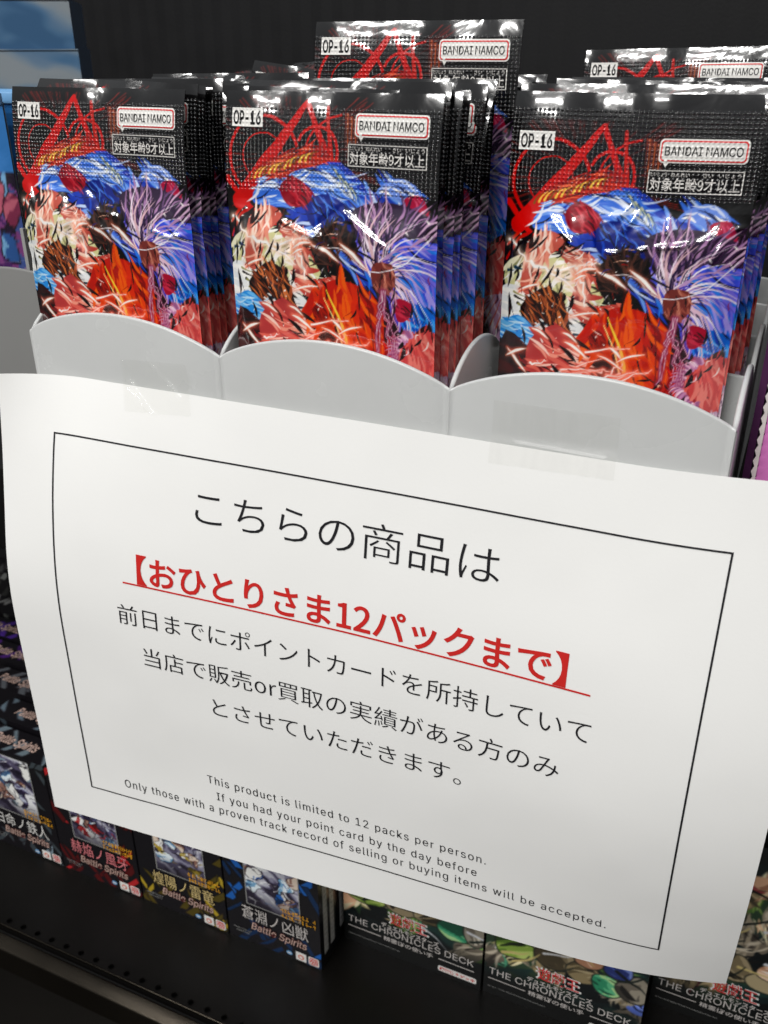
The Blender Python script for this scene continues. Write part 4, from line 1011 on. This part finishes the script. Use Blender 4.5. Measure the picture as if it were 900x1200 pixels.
def tube_pack(label, loc, rot, pal_top, seed, group, hgt=0.135, wdt=0.066):
    """a foil pack with a plain coloured header over dark busy artwork"""
    root = empty('card_pack', loc, rot); tag(root, label, 'card pack', group)
    nx, nz = 60, 110; xs_ = np.linspace(-wdt / 2, wdt / 2, nx); zs_ = np.linspace(0, hgt, nz); X, Z = np.meshgrid(xs_, zs_); X = X.ravel(); Z = Z.ravel()
    e = np.minimum(X + wdt / 2, wdt / 2 - X); y = -0.0022 * (1 - np.exp(-(e / .004) ** 1.5)) * np.clip((hgt - .02 - Z) / .015, 0, 1) + 0.0004 * np.sin(X * 160 + seed)
    A = Art((X / wdt + .5) * 100, (hgt - Z) / wdt * 100, (40, 24, 56), 8, 25, seed); r = random.Random(seed)
    A.shape([(-9, -9), (109, -9), (109, 230), (-9, 230)], [(24, 14, 34), (70, 36, 92), (120, 60, 120), (60, 80, 140), (150, 120, 150)], 0.8, 0.02, 0.05, ink=0, round_=False)
    for k in range(24):
        cx, cy = r.uniform(0, 100), r.uniform(50, 210); pts = [(cx + r.uniform(5, 18) * math.cos(a), cy + r.uniform(5, 18) * math.sin(a)) for a in np.linspace(0, 2 * PI, 7)[:-1]]
        A.shape(pts, r.choice([[(120, 40, 70), (180, 90, 110)], [(40, 80, 140), (110, 160, 200)], [(180, 160, 170), (226, 214, 220)], [(30, 18, 40), (80, 40, 110)]]), r.uniform(0, 3), .03, .08, ink=1)
    m = np.clip((64 - A.Y) / 2, 0, 1); A.mix(m, pal_top)
    V = np.stack([X, y, Z], 1); C = A.linear(); F = grid_faces(nx, nz)
    bi = len(V); V = np.concatenate([V, np.array([(-wdt / 2, .0014, 0), (wdt / 2, .0014, 0), (wdt / 2, .0014, hgt), (-wdt / 2, .0014, hgt)])]); C = np.concatenate([C, np.tile(np.array(lin((120, 126, 132))), (4, 1))]); F.append((bi + 3, bi + 2, bi + 1, bi))
    mesh_obj('wrapper', V, F, M['wrap'], root, smooth=True, col=C)
    # pale fin seal down the right edge
    v, f = box_vf(wdt / 2 - .0012, wdt / 2 + .0006, -.0006, .0016, 0.0, hgt * .62); mesh_obj('side_seal', v, f, M['grey_t'], root)
    v, f = box_vf(-wdt / 2, wdt / 2, -.0008, .0012, hgt - .001, hgt + .0035); o = mesh_obj('header_strip', v, f, M['blue'] if pal_top[2] > 150 and pal_top[0] < 120 else M['pink_t'], root); bevel(o, .0004)
    return root
for k in range(6):
    tube_pack(['blue-topped card pack at the left edge, front of the grey tray', 'blue-topped card pack second in the grey tray', 'blue-topped card pack third in the grey tray', 'blue-topped card pack fourth in the grey tray', 'blue-topped card pack fifth in the grey tray', 'blue-topped card pack at the rear of the grey tray'][k],
              (-0.0700 + 0.0026 * k, 0.0540 + 0.0082 * k, TZ0 + 0.0018), (0, 0, 0.02 * (k % 2)), (46, 112, 178), 300 + k, 'blue-topped packs in the grey tray', 0.133, 0.045)

# ================================================================== RIGHT NEIGHBOUR: pink pack with zigzag end
def pink_pack():
    root = empty('card_pack', (0.2655, 0.022, -0.058)); tag(root, 'pink card pack with a silver zigzag edge, cut off by the right photo edge', 'card pack')
    V, F = [], []
    n = 60; h = 0.104
    for i in range(n + 1):                               # zigzag left edge
        z = h * i / n; V += [(0.0009 if i % 2 else 0.0, 0.0, z), (0.0032, -0.0004, z), (0.010, -0.0018, z), (0.074, -0.0018, z), (0.074, 0.0035, z), (0.004, 0.0035, z)]
    for i in range(n):
        for k in range(5):
            a = 6 * i + k; F.append((a, a + 1, a + 7, a + 6))
        a = 6 * i; F.append((a + 5, a, a + 6, a + 11))
    F.append(tuple(6 * n + k for k in range(6)))
    mesh_obj('wrapper', V, F, plain('pink_foil', (206, 120, 186), 0.25, coat=.5, var=.12, scale=40), root)
    P = [(x, -.0009, z) for i in range(n + 1) for x, z in (((-.0003 if i % 2 else -.0010), h * i / n), (0.0006, h * i / n))]
    f = [(2 * i, 2 * i + 1, 2 * i + 3, 2 * i + 2) for i in range(n)]
    mesh_obj('zigzag_edge', P, f, M['silver'], root)
    v, f = box_vf(-.0034, -.0012, .010, .06, 0, .080); o = mesh_obj('box', v, f, plain('purple_card', (70, 30, 70), .4, var=.1))
    o.name = 'card_carton'; o.location = (0.2655, 0.022, -0.058); tag(o, 'thin dark purple carton side between the pale tray and the pink pack', 'card box')
pink_pack()
